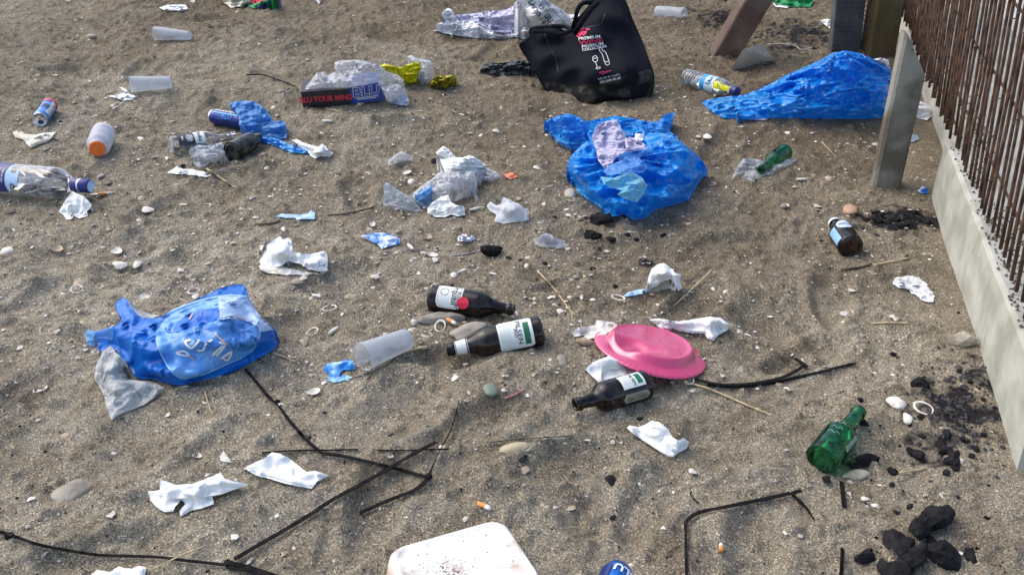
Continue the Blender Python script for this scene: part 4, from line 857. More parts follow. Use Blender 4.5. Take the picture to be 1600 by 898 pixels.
cup((243, 52), (297, 56), 10.5, 6.5, 'small frosted plastic cup near the top left corner, tapering right', crush=.1)
cup((1069, 22), (1026, 18), 9.0, 8.0, 'frosted plastic cup beside the charred patch at the top right', crush=.2)
s, o = sheet('crushed_cup', [(294,236,.01),(299,230,.03),(310,226,.045),(322,228,.05),(332,225,.05),(346,222,.04),(352,232,.04),(350,245,.02),(340,252,.008),(328,254,.006),(318,262,.004),(308,262,.004),(300,252,.005)], m_cup, 'crushed clear plastic cup wedged between the clear bottle and the dark bottle', 'cup', 'frosted plastic cups', amp=.012, freq=22, seed=51, edge_px=3, ctrl=[(322,240,.055)])
V, F = lathe([(.9, 0), (1, .002), (1.02, -.002)], 24, cap0=False); V = np.array(V); q = P(330, 243, .05); mesh_obj('rim', V*np.array([.022, .014, 1])+np.array(q)-np.array(o.location), F, m_cup, o)

# ================================================================ PINK PLATE
q = P(1016, 545, .018); M = Matrix.Translation(q) @ Matrix.Rotation(math.radians(11), 4, 'Y') @ Matrix.Rotation(math.radians(-10), 4, 'X')
e = empty('pink_plate', None, 'bright pink plastic plate lying upside down with a dented base', 'plate', None, M); rp = 88*mpp(1016, 545)
def pm(r_, z, a):
    x, y = r_*math.cos(a), r_*math.sin(a)
    d = math.exp(-(((x+rp*.46)/(.30*rp))**2+((y+rp*.30)/(.26*rp))**2)**2)*.015
    d += math.exp(-(((x+rp*.12)/(.22*rp))**2+((y+rp*.36)/(.16*rp))**2)**1.5)*.006
    if r_ > rp*.83: z += .0006*math.sin(a*64)*(r_/rp-.80)/.2
    return r_, z-d+.0025*math.sin(a*2+1)*min(1, (r_/rp)**2*1.5)
V, F = lathe([(rp*.0001, .0186)]+[(rp*k*.05, .0185+.0012*(k/12)) for k in range(1, 13)]+[(rp*.64, .0200), (rp*.665, .0215), (rp*.685, .0220), (rp*.705, .0210), (rp*.73, .0170), (rp*.76, .010), (rp*.785, .0055), (rp*.80, .0045), (rp*.83, .0035), (rp*.88, .002), (rp*.94, .0002), (rp*.985, -.0018), (rp*1.0, -.0035), (rp*1.0, -.006)], 192, cap0=False, mod=pm)
mesh_obj('plate_shell', V, F, m_pink, e)
V = []; F = []
for k in range(150):
    a = rnd.uniform(0, 6.28); r_ = rp*.99*math.sqrt(rnd.uniform(.02, 1)); 
    if .62 < r_/rp < .80 or (math.cos(a) < .3 and math.sin(a) < .1 and r_ < .8*rp): continue
    z_ = .0203 if r_ < .62*rp else .0044-.024*(r_/rp-.8)/.2*.35; s_ = rnd.uniform(.0004, .0014); b = len(V); x, y = r_*math.cos(a), r_*math.sin(a)
    V += [(x+s_*math.cos(q_*2.1), y+s_*math.sin(q_*2.1), z_-.0006) for q_ in range(3)]+[(x, y, z_+s_)]; F += [[b, b+1, b+3], [b+1, b+2, b+3], [b+2, b, b+3]]
tag(mesh_obj('stuck_sand', V, F, m_dirt, e, smooth=False), kind='stuff')
# ================================================================ FOAM TRAY
def tray_pt(a, b, z): return (a, b, z)
c0 = P(607, 862, .03); c1 = P(772, 815, .035); c2 = P(846, 884, .035)
ex = (c1-c0); ey = (c2-c1); ey = ey - ex.normalized()*ey.dot(ex.normalized()); Lx = ex.length+.012; Ly = max(ey.length*1.25, .13); ex.normalize(); ey.normalize(); ez = ex.cross(ey)
if ez.z < 0: ez = -ez
ctr = c0+ex*(Lx/2)+ey*(Ly/2); M = Matrix(((ex.x, -ey.x, ez.x, ctr.x), (ex.y, -ey.y, ez.y, ctr.y), (ex.z, -ey.z, ez.z, ctr.z), (0, 0, 0, 1)))
e = empty('foam_tray', None, 'grubby white foam food tray lying in the sand at the bottom edge', 'tray', None, M)
def rr_ring(a, b, rad, z, n=10):
    o_ = []
    for sx, sy, s0 in ((1, 1, 0), (-1, 1, 90), (-1, -1, 180), (1, -1, 270)):
        for k in range(n+1):
            t = math.radians(s0+90*k/n); o_.append((sx*(a-rad)+rad*math.cos(t), sy*(b-rad)+rad*math.sin(t), z))
    return o_
def rings(rl, closeend=True):
    V = []; F = []; n = len(rl[0])
    for r_ in rl: V += r_
    for j in range(len(rl)-1):
        for i in range(n): F.append([j*n+i, j*n+(i+1) % n, (j+1)*n+(i+1) % n, (j+1)*n+i])
    if closeend: F.append([(len(rl)-1)*n+i for i in range(n)])
    return V, F
a_, b_ = Lx/2, Ly/2
V, F = rings([rr_ring(a_+.012, b_+.012, .032, -.045), rr_ring(a_+.008, b_+.008, .03, -.02), rr_ring(a_+.004, b_+.004, .028, -.002), rr_ring(a_, b_, .027, .003)], False); mesh_obj('outer_side', V, F, m_foamside, e)
V, F = rings([rr_ring(a_, b_, .027, .003), rr_ring(a_-.003, b_-.003, .026, .0040), rr_ring(a_-.006, b_-.006, .025, .0030), rr_ring(a_-.009, b_-.009, .024, .0005), rr_ring(a_-.015, b_-.015, .020, -.0005), rr_ring(a_-.045, b_-.040, .012, -.0010)]); mesh_obj('top_surface', V, F, m_foam, e)
V = []; F = []
for k in range(520):
    x = rnd.gauss(-.035, .030) if k % 3 else rnd.uniform(-a_, a_)*.8; y = rnd.gauss(-.0, .022) if k % 3 else rnd.uniform(-b_, b_)*.8
    if abs(x) > a_-.02 or abs(y) > b_-.02: continue
    s_ = rnd.uniform(.0004, .0013)*(1 if rnd.random() < .9 else 1.8); n = 5; b = len(V); z = -.0008+0*.0012*(max(0, (abs(x)-a_+.05)/.03))
    V += [(x+s_*rnd.uniform(.6, 1.5)*math.cos(6.28*i/n), y+s_*rnd.uniform(.5, 1.1)*math.sin(6.28*i/n), z) for i in range(n)]+[(x, y, z+s_*.5)]
    F += [[b+i, b+(i+1) % n, b+n] for i in range(n)]
tag(mesh_obj('stuck_sand', V, F, m_dirt, e), kind='stuff')

# ================================================================ TISSUES, PAPERS AND WRAPPERS
def layer(o, ol, **k):
    s = Soft(ol, amp=k.get('amp', .003), freq=10, seed=len(ol), fine=.1, jag=.4); s.build('folded_layer', k.get('m', m_paper), o, skirt=False, org=np.array(o.location))
def paper(outline, label, m=None, name='tissue', cat='tissue', amp=.006, freq=26, seed=None, jag=.75, **k):
    paper.n += 1
    k.setdefault('fine', .12); outline = [(p[0], p[1], p[2]*.8) if len(p) > 2 else p for p in outline]
    return sheet(name, outline, m or m_paper, label, cat, None, amp=amp*.72, freq=freq*.62, seed=seed or 60+paper.n, jag=jag, **k)
paper.n = 0
paper([(249,12),(262,8),(275,7),(290,8),(293,14),(288,17),(270,17),(258,17)], 'small white tissue scrap near the top edge, above the tapering cup')
paper([(167,150),(180,149),(192,145),(188,136),(197,140),(203,148),(215,150),(208,155),(192,158),(182,154)], 'torn white scrap with a pointed tip just below the upper left cup', amp=.004)
paper([(19,207),(31,203),(40,210),(55,210),(66,208),(88,206),(80,216),(72,222),(58,226),(48,231),(42,226),(38,219),(24,214)], 'cream folded paper lying below the blue and red can', m_cream, 'paper', 'paper', amp=.010, freq=18)
S1, o = paper([(113,298,.05),(121,303,.05),(130,306,.05),(137,312,.04),(143,320,.03),(139,327,.015),(135,330,.01),(137,338,.004),(125,341,.004),(115,337,.006),(112,343,.004),(103,343,.004),(99,337,.006),(92,330,.006),(100,316,.02)], 'crumpled white tissue under the capped neck of the big clear bottle', amp=.010, freq=24)
paper([(456,219,.02),(463,217,.02),(473,223,.03),(486,227,.035),(498,229,.03),(504,224,.03),(511,232,.02),(521,239,.008),(515,245,.004),(500,244,.004),(492,248,.004),(484,243,.006),(480,236,.01),(468,229,.01)], 'white torn tissue at the tail end of the light blue film', amp=.010, freq=22, ctrl=[(500,236,.035)])
paper([(260,270),(270,264),(276,259),(285,264),(300,264),(318,268),(329,274),(322,277),(300,273),(280,272)], 'long thin white paper scrap below the crushed clear cup', amp=.006)
S1, o = paper([(405,407,.006),(416,390,.04),(417,382,.05),(425,377,.06),(436,369,.07),(442,374,.07),(450,370,.07),(457,378,.06),(456,392,.05),(470,396,.035),(490,396,.03),(508,391,.02),(511,395,.015),(512,422,.004),(498,424,.004),(480,420,.01),(470,412,.012),(450,408,.02),(440,415,.015),(425,418,.006),(408,416,.004)], 'tall crumpled white tissue standing over a strip of grey card, left of centre', amp=.014, freq=15, ctrl=[(440,390,.07),(485,408,.025)])
paper([(405,415),(430,414),(455,420),(475,424),(500,428),(495,434),(470,429),(445,429),(420,427),(406,421)], 'strip of grey stained card beneath the tall crumpled tissue', m_dirtyw, 'card_strip', 'card', amp=.003)
paper([(430,338),(440,334),(458,335),(470,335),(482,334),(486,328),(492,333),(491,342),(478,342),(466,343),(460,340),(445,340)], 'thin crinkled pale blue paper strip above the tall crumpled tissue', mat('pale_blue_paper', (1, 1, 1)), 'paper', 'paper', amp=.005)
S1, o = paper([(563,369,.006),(572,366,.014),(585,364,.02),(600,363,.022),(612,366,.018),(624,373,.01),(625,381,.004),(610,384,.004),(597,389,.004),(590,382,.006),(578,376,.006)], 'small blue and white snack wrapper twisted on the sand', mat('blue_wrapper', (.04, .20, .62), (.55, .66, .85), 38, .3, .5, lo=.45, hi=.56, bump=.001), 'snack_wrapper', 'wrapper', amp=.009, freq=30)
paper([(714,371),(720,366),(732,366),(741,369),(741,375),(730,378),(716,376)], 'small silver foil scrap right of the twisted blue wrapper', mat('silver_foil', (.6, .62, .68), (.35, .36, .42), 60, .25, metal=.8, bump=.002), 'foil_scrap', 'foil', amp=.006, freq=50)
paper([(605,253,.004),(612,246,.02),(620,239,.035),(627,236,.04),(634,240,.035),(645,245,.012),(646,252,.004),(632,252,.006),(618,255,.006),(607,259,.003)], 'small grey translucent plastic scrap above the torn clear bag', m_milky, 'plastic_scrap', 'plastic scrap', amp=.01, freq=24)
paper([(832,374,.006),(842,371,.015),(850,364,.03),(857,365,.03),(868,371,.02),(880,376,.01),(888,384,.004),(875,388,.004),(858,386,.004),(840,385,.004)], 'grey translucent plastic scrap below the torn blue rubbish bag', m_milky, 'plastic_scrap', 'plastic scrap', amp=.01, freq=22)
S1, o = paper([(1012,444,.03),(1013,432,.05),(1018,420,.08),(1027,413,.09),(1036,411,.09),(1045,415,.08),(1056,426,.05),(1064,428,.045),(1062,440,.02),(1067,450,.006),(1060,455,.004),(1054,444,.02),(1048,436,.035),(1035,440,.035),(1025,447,.02),(1018,450,.012)], 'white tissue standing up in a soft peak right of centre', amp=.012, freq=17, ctrl=[(1035,425,.075)])
paper([(973,462),(983,456),(996,452),(1010,451),(1018,452),(1008,458),(996,460),(980,463)], 'pale blue folded label at the foot of the peaked tissue', mat('pale_blue_paper', (1, 1, 1)), 'label_scrap', 'paper', amp=.003)
paper([(760,322,.006),(766,315,.02),(775,321,.03),(782,318,.035),(785,308,.06),(795,311,.06),(810,318,.045),(826,330,.02),(827,343,.006),(815,346,.004),(800,347,.004),(786,350,.004),(772,346,.006),(775,335,.015),(766,330,.01)], 'crumpled white tissue just right of the torn clear bag', mat('thin_tissue', (.74, .78, .82), (.64, .68, .72), 22, .8, .2, transl=.3, transp=.08, bump=.001), amp=.012, freq=18, ctrl=[(800,325,.05)])
s_, o = paper([(893,519,.01),(903,512,.02),(915,510,.03),(930,508,.03),(932,500,.035),(945,501,.04),(958,503,.04),(965,508,.035),(950,520,.03),(935,535,.02),(928,528,.015),(915,530,.012),(905,533,.006),(914,524,.01),(897,526,.004)], 'white and stained tissue pushed under the left rim of the pink plate', m_dirtyw, amp=.008, freq=22)
paper([(1015,499,.01),(1030,497,.03),(1045,500,.03),(1060,502,.035),(1075,500,.035),(1095,497,.04),(1110,494,.045),(1125,496,.04),(1141,506,.02),(1137,515,.01),(1122,523,.006),(1116,531,.003),(1105,528,.006),(1100,521,.01),(1075,519,.008),(1060,516,.006),(1050,512,.006),(1035,515,.004),(1026,508,.006)], 'long crumpled white tissue behind the pink plate', amp=.012, freq=20)
paper([(914,577,.012),(925,566,.03),(940,560,.05),(952,555,.06),(960,560,.055),(970,563,.05),(998,565,.03),(1001,573,.025),(985,582,.03),(968,590,.03),(950,595,.02),(936,598,.008),(925,588,.008)], 'flat white tissue between the pink plate and the brown bottle', amp=.007, freq=18, jag=.8)
S1, o = paper([(979,668,.006),(984,664,.012),(997,667,.02),(1008,663,.03),(1017,657,.035),(1030,659,.035),(1042,668,.03),(1051,683,.02),(1060,688,.02),(1068,683,.03),(1077,690,.02),(1073,700,.006),(1060,707,.004),(1048,714,.004),(1030,705,.004),(1008,690,.004),(990,678,.004)], 'folded white paper napkin lying below the lowest brown bottle', amp=.006, freq=16, jag=.3, ctrl=[(1025,675,.035)])
layer(o, [(984,666,.014),(1000,670,.022),(1026,677,.026),(1050,684,.024),(1062,690,.02),(1058,705,.010),(1046,712,.008),(1026,701,.012),(1004,686,.012)])
S1, o = paper([(382,731,.008),(398,722,.015),(412,716,.02),(425,706,.025),(437,708,.025),(450,714,.022),(468,728,.02),(480,737,.02),(493,735,.02),(514,742,.006),(505,747,.004),(495,752,.006),(487,763,.003),(470,760,.004),(445,755,.006),(420,747,.004),(398,742,.004)], 'smooth white tissue lying alone beside the black straps', amp=.006, freq=13, jag=.3)
layer(o, [(383,732,.012),(400,733,.016),(425,740,.018),(450,746,.016),(470,752,.014),(486,762,.008),(468,759,.010),(440,753,.010),(410,744,.010)])
S1, o = paper([(231,767,.008),(250,765,.02),(249,748,.03),(262,752,.03),(275,757,.03),(300,755,.03),(320,748,.035),(344,738,.03),(352,748,.03),(370,753,.02),(387,756,.008),(370,763,.006),(345,772,.006),(332,775,.010),(334,787,.006),(320,792,.006),(300,797,.004),(282,806,.004),(280,798,.006),(290,787,.012),(282,780,.018),(275,790,.014),(270,798,.008),(258,800,.004),(245,792,.004),(235,780,.004)], 'crumpled white tissue with ragged folds in the left foreground', amp=.010, freq=17, ctrl=[(300,765,.035)])
layer(o, [(252,768,.022),(280,758,.034),(310,754,.038),(345,746,.036),(386,756,.016),(350,770,.014),(318,776,.018),(285,778,.022),(262,778,.02)])
paper([(343,712,.004),(349,704,.015),(355,712,.01),(362,722,.004),(352,721,.003),(344,719,.003)], 'tiny torn white scrap above the smooth tissue', m_dirtyw, 'paper_scrap', 'paper', amp=.003)
paper([(144,897),(152,889),(165,892),(172,893),(185,884),(195,887),(205,888),(218,883),(228,886),(226,900),(222,915),(190,922),(160,915)], 'white tissue cut off by the bottom left edge of the picture', amp=.010, freq=18)
s_, o = paper([(1397,437),(1405,432),(1420,431),(1436,432),(1445,440),(1453,452),(1461,462),(1458,471),(1445,470),(1432,462),(1422,453),(1408,449),(1398,444)], 'patch of crusted white powder on the sand near the wall', mat('white_powder', (.80, .82, .86), (.36, .36, .36), 60, .95, lo=.5, hi=.62, bump=.003), 'white_crust', 'powder', amp=.004, freq=60, jag=2.2, seed=77)
paper([(888,24,.0),(960,14,.0),(975,22,.0),(965,40,.0),(900,50,.0)], 'white flat printed sheet with red spots behind the black shopping bag', mat('spotted_print', (.72, .74, .80), (.75, .10, .03), 14, .6, lo=.60, hi=.64), 'printed_sheet', 'paper', amp=.003)
paper([(1280,32,.03),(1292,30,.04),(1306,33,.04),(1313,40,.03),(1315,52,.015),(1315,64,.006),(1308,62,.004),(1300,55,.004),(1298,46,.01),(1290,40,.01)], 'white torn paper on the burnt ground left of the mesh wrapped post', amp=.008)
paper([(1206,4),(1222,6),(1236,10),(1228,13),(1212,11)], 'small white scrap just below the green film at the top edge', amp=.003)
S1, o = paper([(1205,-6,.03),(1225,-10,.04),(1272,-8,.05),(1270,4,.02),(1266,12,.006),(1250,11,.006),(1230,10,.01),(1214,5,.01)], 'green plastic bag scrap at the top edge beside the rusty beam', m_green_film, 'green_film', 'plastic scrap', amp=.012)
paper([(346,-8,.05),(390,-10,.05),(389,4,.02),(380,9,.01),(370,11,.006),(361,12,.006),(355,8,.006),(347,4,.01)], 'crumpled white bag at the top edge beside the coloured bag', m_cream, 'white_bag', 'bag', amp=.014)
r_ = empty('coloured_bag', tuple(origin_of(415, 8)), 'red, green and purple bag cut off by the top edge', 'bag'); org = np.array(r_.location)
for nm, ol, mm in (('red_panel', [(388,-6,.02),(424,-6,.02),(412,1,.015),(395,6,.012),(389,3,.012)], m_red), ('green_panel', [(386,10,.004),(400,5,.02),(420,-1,.05),(430,-6,.08),(434,0,.05),(410,8,.012),(398,13,.004)], m_green_film), ('purple_panel', [(400,12,.004),(410,6,.02),(432,-4,.06),(438,1,.03),(430,8,.004),(408,13,.004)], mat('purple_film', (.10, .02, .35), (.03, .01, .15), 20, .4))):
    s = Soft(ol, amp=.006, freq=24, seed=5); s.build(nm, mm, r_, org=org)
paper([(480,-4),(498,-6),(502,3),(498,6),(494,1)], 'thin pale scrap at the top edge right of the coloured bag', name='scrap', cat='scrap', amp=.004)
paper([(1423,172,.03),(1427,163,.05),(1436,158,.06),(1448,161,.05),(1455,171,.03),(1456,181,.01),(1448,188,.004),(1436,186,.004),(1426,181,.006)], 'small balled up white bag between the concrete post and the wall', m_bagw, 'white_bag', 'bag', amp=.012, freq=22)
paper([(1415,214),(1424,210),(1434,211),(1436,218),(1425,222),(1416,220)], 'flat blue grey scrap in the sand right of the concrete post', mat('blue_grey_scrap', (.16, .22, .28), (.22, .28, .32), 30), 'scrap', 'scrap', amp=.003)
paper([(1433,298,.004),(1441,291,.03),(1450,293,.02),(1450,302,.004),(1440,302,.004)], 'folded white and blue packet at the foot of the wall', mat('blue_wrapper', (1, 1, 1)), 'packet', 'packet', amp=.004)
s_, o = paper([(506,572,.006),(512,567,.012),(528,565,.02),(540,562,.02),(552,563,.015),(555,576,.006),(546,577,.006),(535,578,.008),(528,588,.006),(540,585,.006),(550,590,.006),(538,594,.004),(522,598,.003),(512,594,.003),(514,582,.006),(507,580,.004)], 'blue torn wrapper in front of the mouth of the frosted cup', mat('bright_blue_wrapper', (.02, .25, .72), (.30, .55, .85), 40, .3, .5, lo=.5, hi=.6, bump=.001), 'snack_wrapper', 'wrapper', amp=.008, freq=34)
paper([(1142,282,.002),(1150,262,.02),(1160,248,.03),(1180,248,.03),(1200,252,.02),(1230,244,.02),(1247,250,.006),(1225,262,.01),(1205,272,.004),(1190,276,.004),(1178,284,.003),(1160,279,.003),(1165,268,.01),(1150,276,.006)], 'clear crinkled film under the small green bottle', m_clear, 'clear_film', 'plastic scrap', amp=.008, freq=24)
paper([(788,272),(797,269),(806,271),(808,277),(798,280),(790,277)], 'small bright orange scrap among shells right of the clear bag', mat('orange_scrap', (.72, .15, .06), (.5, .2, .12), 50, .6), 'orange_scrap', 'scrap', amp=.006, freq=50)
# torn clear bag cluster
r_ = empty('torn_clear_bag', tuple(origin_of(690, 310)), 'torn clear plastic bag with white tissue twisted through it, centre left', 'plastic bag'); org = np.array(r_.location)
part('left_film', [(600,288,.05),(605,284,.05),(612,290,.045),(628,300,.03),(642,308,.02),(655,322,.008),(660,330,.003),(645,331,.003),(625,327,.003),(605,323,.004),(598,322,.004)], m_clear, r_, org, amp=.012, freq=22, seed=81)
part('main_film', [(642,304,.02),(660,289,.035),(678,277,.05),(684,270,.06),(700,266,.07),(725,266,.07),(740,268,.07),(745,278,.06),(735,286,.05),(720,296,.035),(700,304,.03),(690,315,.02),(675,322,.006),(662,326,.004),(652,316,.01)], m_milky, r_, org, amp=.014, freq=20, seed=82, ctrl=[(700,282,.06)])
part('upper_sheet', [(681,238,.06),(692,228,.08),(698,231,.08),(705,238,.08),(712,246,.08),(722,246,.08),(735,242,.08),(748,249,.06),(760,258,.04),(752,266,.03),(742,270,.04),(730,272,.05),(710,270,.06),(695,268,.05),(690,256,.05),(686,246,.05)], m_paper, r_, org, amp=.014, freq=18, seed=83, ctrl=[(715,258,.085)])
part('lower_tissue', [(668,325,.015),(675,316,.03),(688,308,.04),(700,304,.04),(704,315,.035),(712,320,.03),(725,322,.02),(727,336,.004),(715,338,.004),(705,335,.01),(695,339,.004),(680,339,.004),(668,332,.006)], m_paper, r_, org, amp=.010, freq=20, seed=84)
part('hanging_strip', [(732,284,.05),(739,284,.05),(743,300,.02),(748,312,.004),(744,315,.003),(738,303,.01),(733,295,.02)], m_clear, r_, org, amp=.006, freq=30, seed=85)
part('blue_print', [(648,305,.03),(662,296,.045),(676,288,.055),(674,300,.045),(662,310,.03),(655,314,.02)], mat('sky_film', (.10, .38, .75), (.3, .5, .8), 40, .3, transp=.3), r_, org, amp=.008, freq=22, seed=82)
part('grey_folds', [(740,262,.04),(760,262,.025),(775,268,.006),(782,276,.003),(770,284,.003),(755,282,.004),(750,290,.004),(742,288,.01)], m_milky, r_, org, amp=.01, freq=26, seed=88)

# ================================================================ WRAPPED BEER CASE, YELLOW BAG, WHITE BAGS
q0 = P(481, 168, .004); q1 = P(549, 163, .004); q2 = P(599, 157, .012)
case = empty('drinks_carton', tuple(q0), 'black and blue drinks carton with red and white lettering wrapped in clear film', 'carton'); org = np.array(case.location)
def boxpanel(a, b, h, d, m, name, x0=0, bev=.002):
    ax = (b-a); L_ = ax.length; ax.normalize(); up = Vector((0, -.10, 1)).normalized(); n_ = up.cross(ax)   # n_ points ... away
    V = []; F = []
    for (s_, t_, u_) in ((0,0,0),(L_,0,0),(L_,0,h),(0,0,h),(0,d,0),(L_,d,0),(L_,d,h),(0,d,h)):
        q = a+ax*s_+n_*(t_)+up*u_; V.append(tuple(q-Vector(org)))
    F = [[0,1,2,3],[1,5,6,2],[5,4,7,6],[4,0,3,7],[3,2,6,7],[4,5,1,0]]
    return mesh_obj(name, V, F, m, case, smooth=False), ax, up, n_, L_
a0 = q0+Vector((-.018, 0, 0)); 
o1, ax, up, nn, L1 = boxpanel(a0, q1, .062, .11, mat('carton_black', (.016, .016, .020), (.03, .03, .035), 30, .45), 'black_carton_end')
def ptext(a, ax, up, n_, txt, x, y, size, m, wide=1, bold=.02, lift=.002, rot=0, name='lettering'):
    V, F = text_geo(txt, size, bold); X = V[:, 0]*wide; Y = V[:, 1]; V = [tuple(a+ax*(x+i)+up*(y+j)-n_*lift-Vector(org)) for i, j in zip(X, Y)]; return mesh_obj(name, V, F, m, case)
ptext(a0, ax, up, nn, 'BLU YOUR MIND', L1*.5, .029, .030, mat('worn_red_print', (.72, .05, .07), (.45, .04, .05), 120, .5), wide=.86, bold=.035)
o2, ax2, up2, nn2, L2 = boxpanel(q1+Vector((.001, 0, 0)), q2, .068, .11, mat('carton_blue', (.03, .05, .26), (.05, .09, .36), 25, .4), 'blue_carton_end')
ptext(q1, ax2, up2, nn2, 'BLU', L2*.50, .044, .050, m_white, wide=1.15, bold=.05); ptext(q1, ax2, up2, nn2, 'BLU', L2*.50, .044, .050, mat('carton_blue', (1, 1, 1)), wide=1.15, bold=.015, lift=.0032)
for k, (yy, ll) in enumerate(((.022, .085), (.016, .07))):
    v, f = ribbon2d([(-ll/2, 0), (ll/2, 0)], .003); mesh_obj('small_print', [tuple(q1+ax2*(L2*.5+p[0])+up2*(yy+p[1])-nn2*.002-Vector(org)) for p in v], f, m_white, case)
part('film_top', [(470,150,.03),(474,140,.05),(486,126,.07),(494,114,.10),(508,112,.11),(512,118,.095),(524,112,.10),(530,118,.09),(522,106,.12),(523,97,.13),(535,94,.135),(560,94,.135),(580,97,.13),(596,103,.12),(604,112,.10),(622,117,.085),(630,124,.075),(634,142,.045),(640,160,.012),(636,166,.006),(618,163,.008),(606,160,.015),(597,140,.075),(590,129,.078),(575,132,.078),(548,137,.075),(500,138,.072),(478,140,.068),(476,158,.012)], m_milky, case, org, amp=.010, freq=17, seed=91, ctrl=[(560,118,.12),(612,135,.07),(500,126,.10),(490,134,.085),(525,125,.11)], skirt=False)
s = Soft([(602,140,.05),(612,138,.05),(618,148,.035),(612,160,.015),(603,156,.02)], seed=3, amp=.002); s.build('silver_pack', m_silver, case, skirt=False, org=org)
part('blue_flap', [(612,150,.03),(625,146,.035),(634,150,.025),(639,163,.006),(625,165,.005),(612,161,.006)], mat('carton_pale_blue', (.20, .28, .62), (.35, .42, .70), 40, .4), case, org, amp=.004, seed=92)
V = [];F=[]
strk = Soft([(540,95),(600,95),(600,125),(540,125)], [(570,110,.13)], amp=.006, freq=17, seed=91, base=.125)
strokes_on(strk, 'printed_scrawl', [spl([(558,100),(557,106),(563,110),(568,104),(572,110),(578,105),(585,110)], 4), spl([(560,98),(575,97),(592,104)], 4)], 1.1, m_ink, case, org, .006)
sheet('yellow_bag', [(592,103,.07),(600,100,.08),(612,102,.085),(625,105,.08),(636,101,.08),(650,97,.085),(658,98,.08),(662,104,.07),(655,114,.05),(650,128,.01),(640,130,.006),(630,126,.012),(622,118,.03),(608,115,.05),(598,110,.06)], m_yellow, 'bright yellow plastic bag twisted behind the wrapped drinks carton', 'plastic bag', amp=.014, freq=20, seed=93)
sheet('clear_bag', [(636,88,.09),(641,86,.09),(650,90,.09),(666,93,.09),(676,97,.085),(677,106,.06),(674,124,.02),(668,131,.005),(660,128,.01),(652,124,.02),(655,112,.06),(660,104,.085),(655,97,.09),(644,95,.09)], m_milky, 'pale clear bag filled with yellow stuff beside the bright yellow bag', 'plastic bag', amp=.010, freq=22, seed=94)
s_, o = sheet('yellow_net', [(672,132,.01),(676,122,.03),(684,117,.05),(694,120,.05),(702,116,.045),(712,121,.03),(714,127,.015),(705,132,.006),(697,138,.004),(684,136,.004)], m_net, 'crumpled yellow net bag with brown gaps, right end of the yellow pieces', 'net', amp=.020, freq=45, seed=95, jag=1.5)
wb = empty('white_lilac_bag', tuple(origin_of(770, 58)), 'flat white and lilac plastic bag lying left of the black shopping bag', 'plastic bag'); org = np.array(wb.location)
part('white_edge', [(682,38,.04),(688,36,.04),(696,33,.05),(690,26,.07),(693,18,.08),(701,13,.09),(709,20,.08),(714,28,.06),(720,33,.05),(740,34,.05),(756,42,.04),(772,52,.025),(790,55,.02),(810,52,.02),(830,50,.02),(830,57,.006),(800,58,.004),(775,60,.004),(750,60,.004),(715,56,.004),(690,51,.006),(683,46,.01)], m_bagw, wb, org, amp=.010, freq=14, seed=96, smooth=True)
WS = part('lilac_face', [(712,24,.06),(730,22,.06),(750,20,.06),(770,17,.07),(790,16,.07),(802,9,.08),(815,20,.07),(820,36,.05),(830,50,.02),(800,56,.012),(772,53,.02),(756,44,.04),(740,36,.045),(722,33,.05)], m_bagl, wb, org, amp=.010, freq=14, seed=97)
strokes_on(WS, 'dark_print', [spl([(750,24),(753,28),(758,26)], 3), [(760,26),(768,27)], spl([(754,36),(760,40),(764,37)], 3), spl([(770,43),(775,48),(780,35)], 3), [(762,38),(772,40)]], 1.6, mat('grey_print', (.14, .12, .2), (.3, .28, .36), 60), wb, org, .004)
hb = empty('white_printed_bag', tuple(origin_of(850, 56)), 'puffed white bag with dark slanted lettering behind the black shopping bag', 'plastic bag'); org = np.array(hb.location)
HS = part('bag_body', [(803,8,.16),(808,2,.18),(818,-4,.20),(840,-10,.22),(856,0,.20),(866,8,.17),(876,14,.15),(888,24,.12),(895,36,.08),(893,44,.05),(870,50,.03),(845,54,.02),(830,54,.01),(820,61,.004),(811,58,.005),(807,50,.02),(810,38,.06),(808,24,.10)], m_bagw, hb, org, amp=.009, freq=9, seed=98, smooth=True, edge_px=8, ctrl=[(840,20,.18),(825,45,.06),(860,30,.12)])
text_on(HS, 'lettering', 'U·TGU', 852, 22, 12, 57, m_ink, hb, org, .006, .9, .03); text_on(HS, 'lettering', 'LAOOU 01L', 842, 24, 11, 57, m_ink, hb, org, .006, .9, .03); text_on(HS, 'lettering', 'o.ouu', 824, 30, 7, 50, mat('worn_print', (.2, .2, .22), (.6, .6, .6), 100), hb, org, .006)
strokes_on(HS, 'ruled_line', [[(834,2),(872,44)], [(850,2),(882,36)]], .8, m_ink, hb, org, .006)
sheet('black_film', [(750,110,.01),(757,101,.03),(766,98,.035),(780,99,.03),(800,96,.03),(818,94,.03),(830,100,.03),(833,108,.02),(826,116,.005),(800,116,.004),(775,117,.004),(755,114,.004)], m_blackfilm, 'wrinkled black plastic film left of the black shopping bag', 'plastic scrap', amp=.012, freq=22, seed=99)

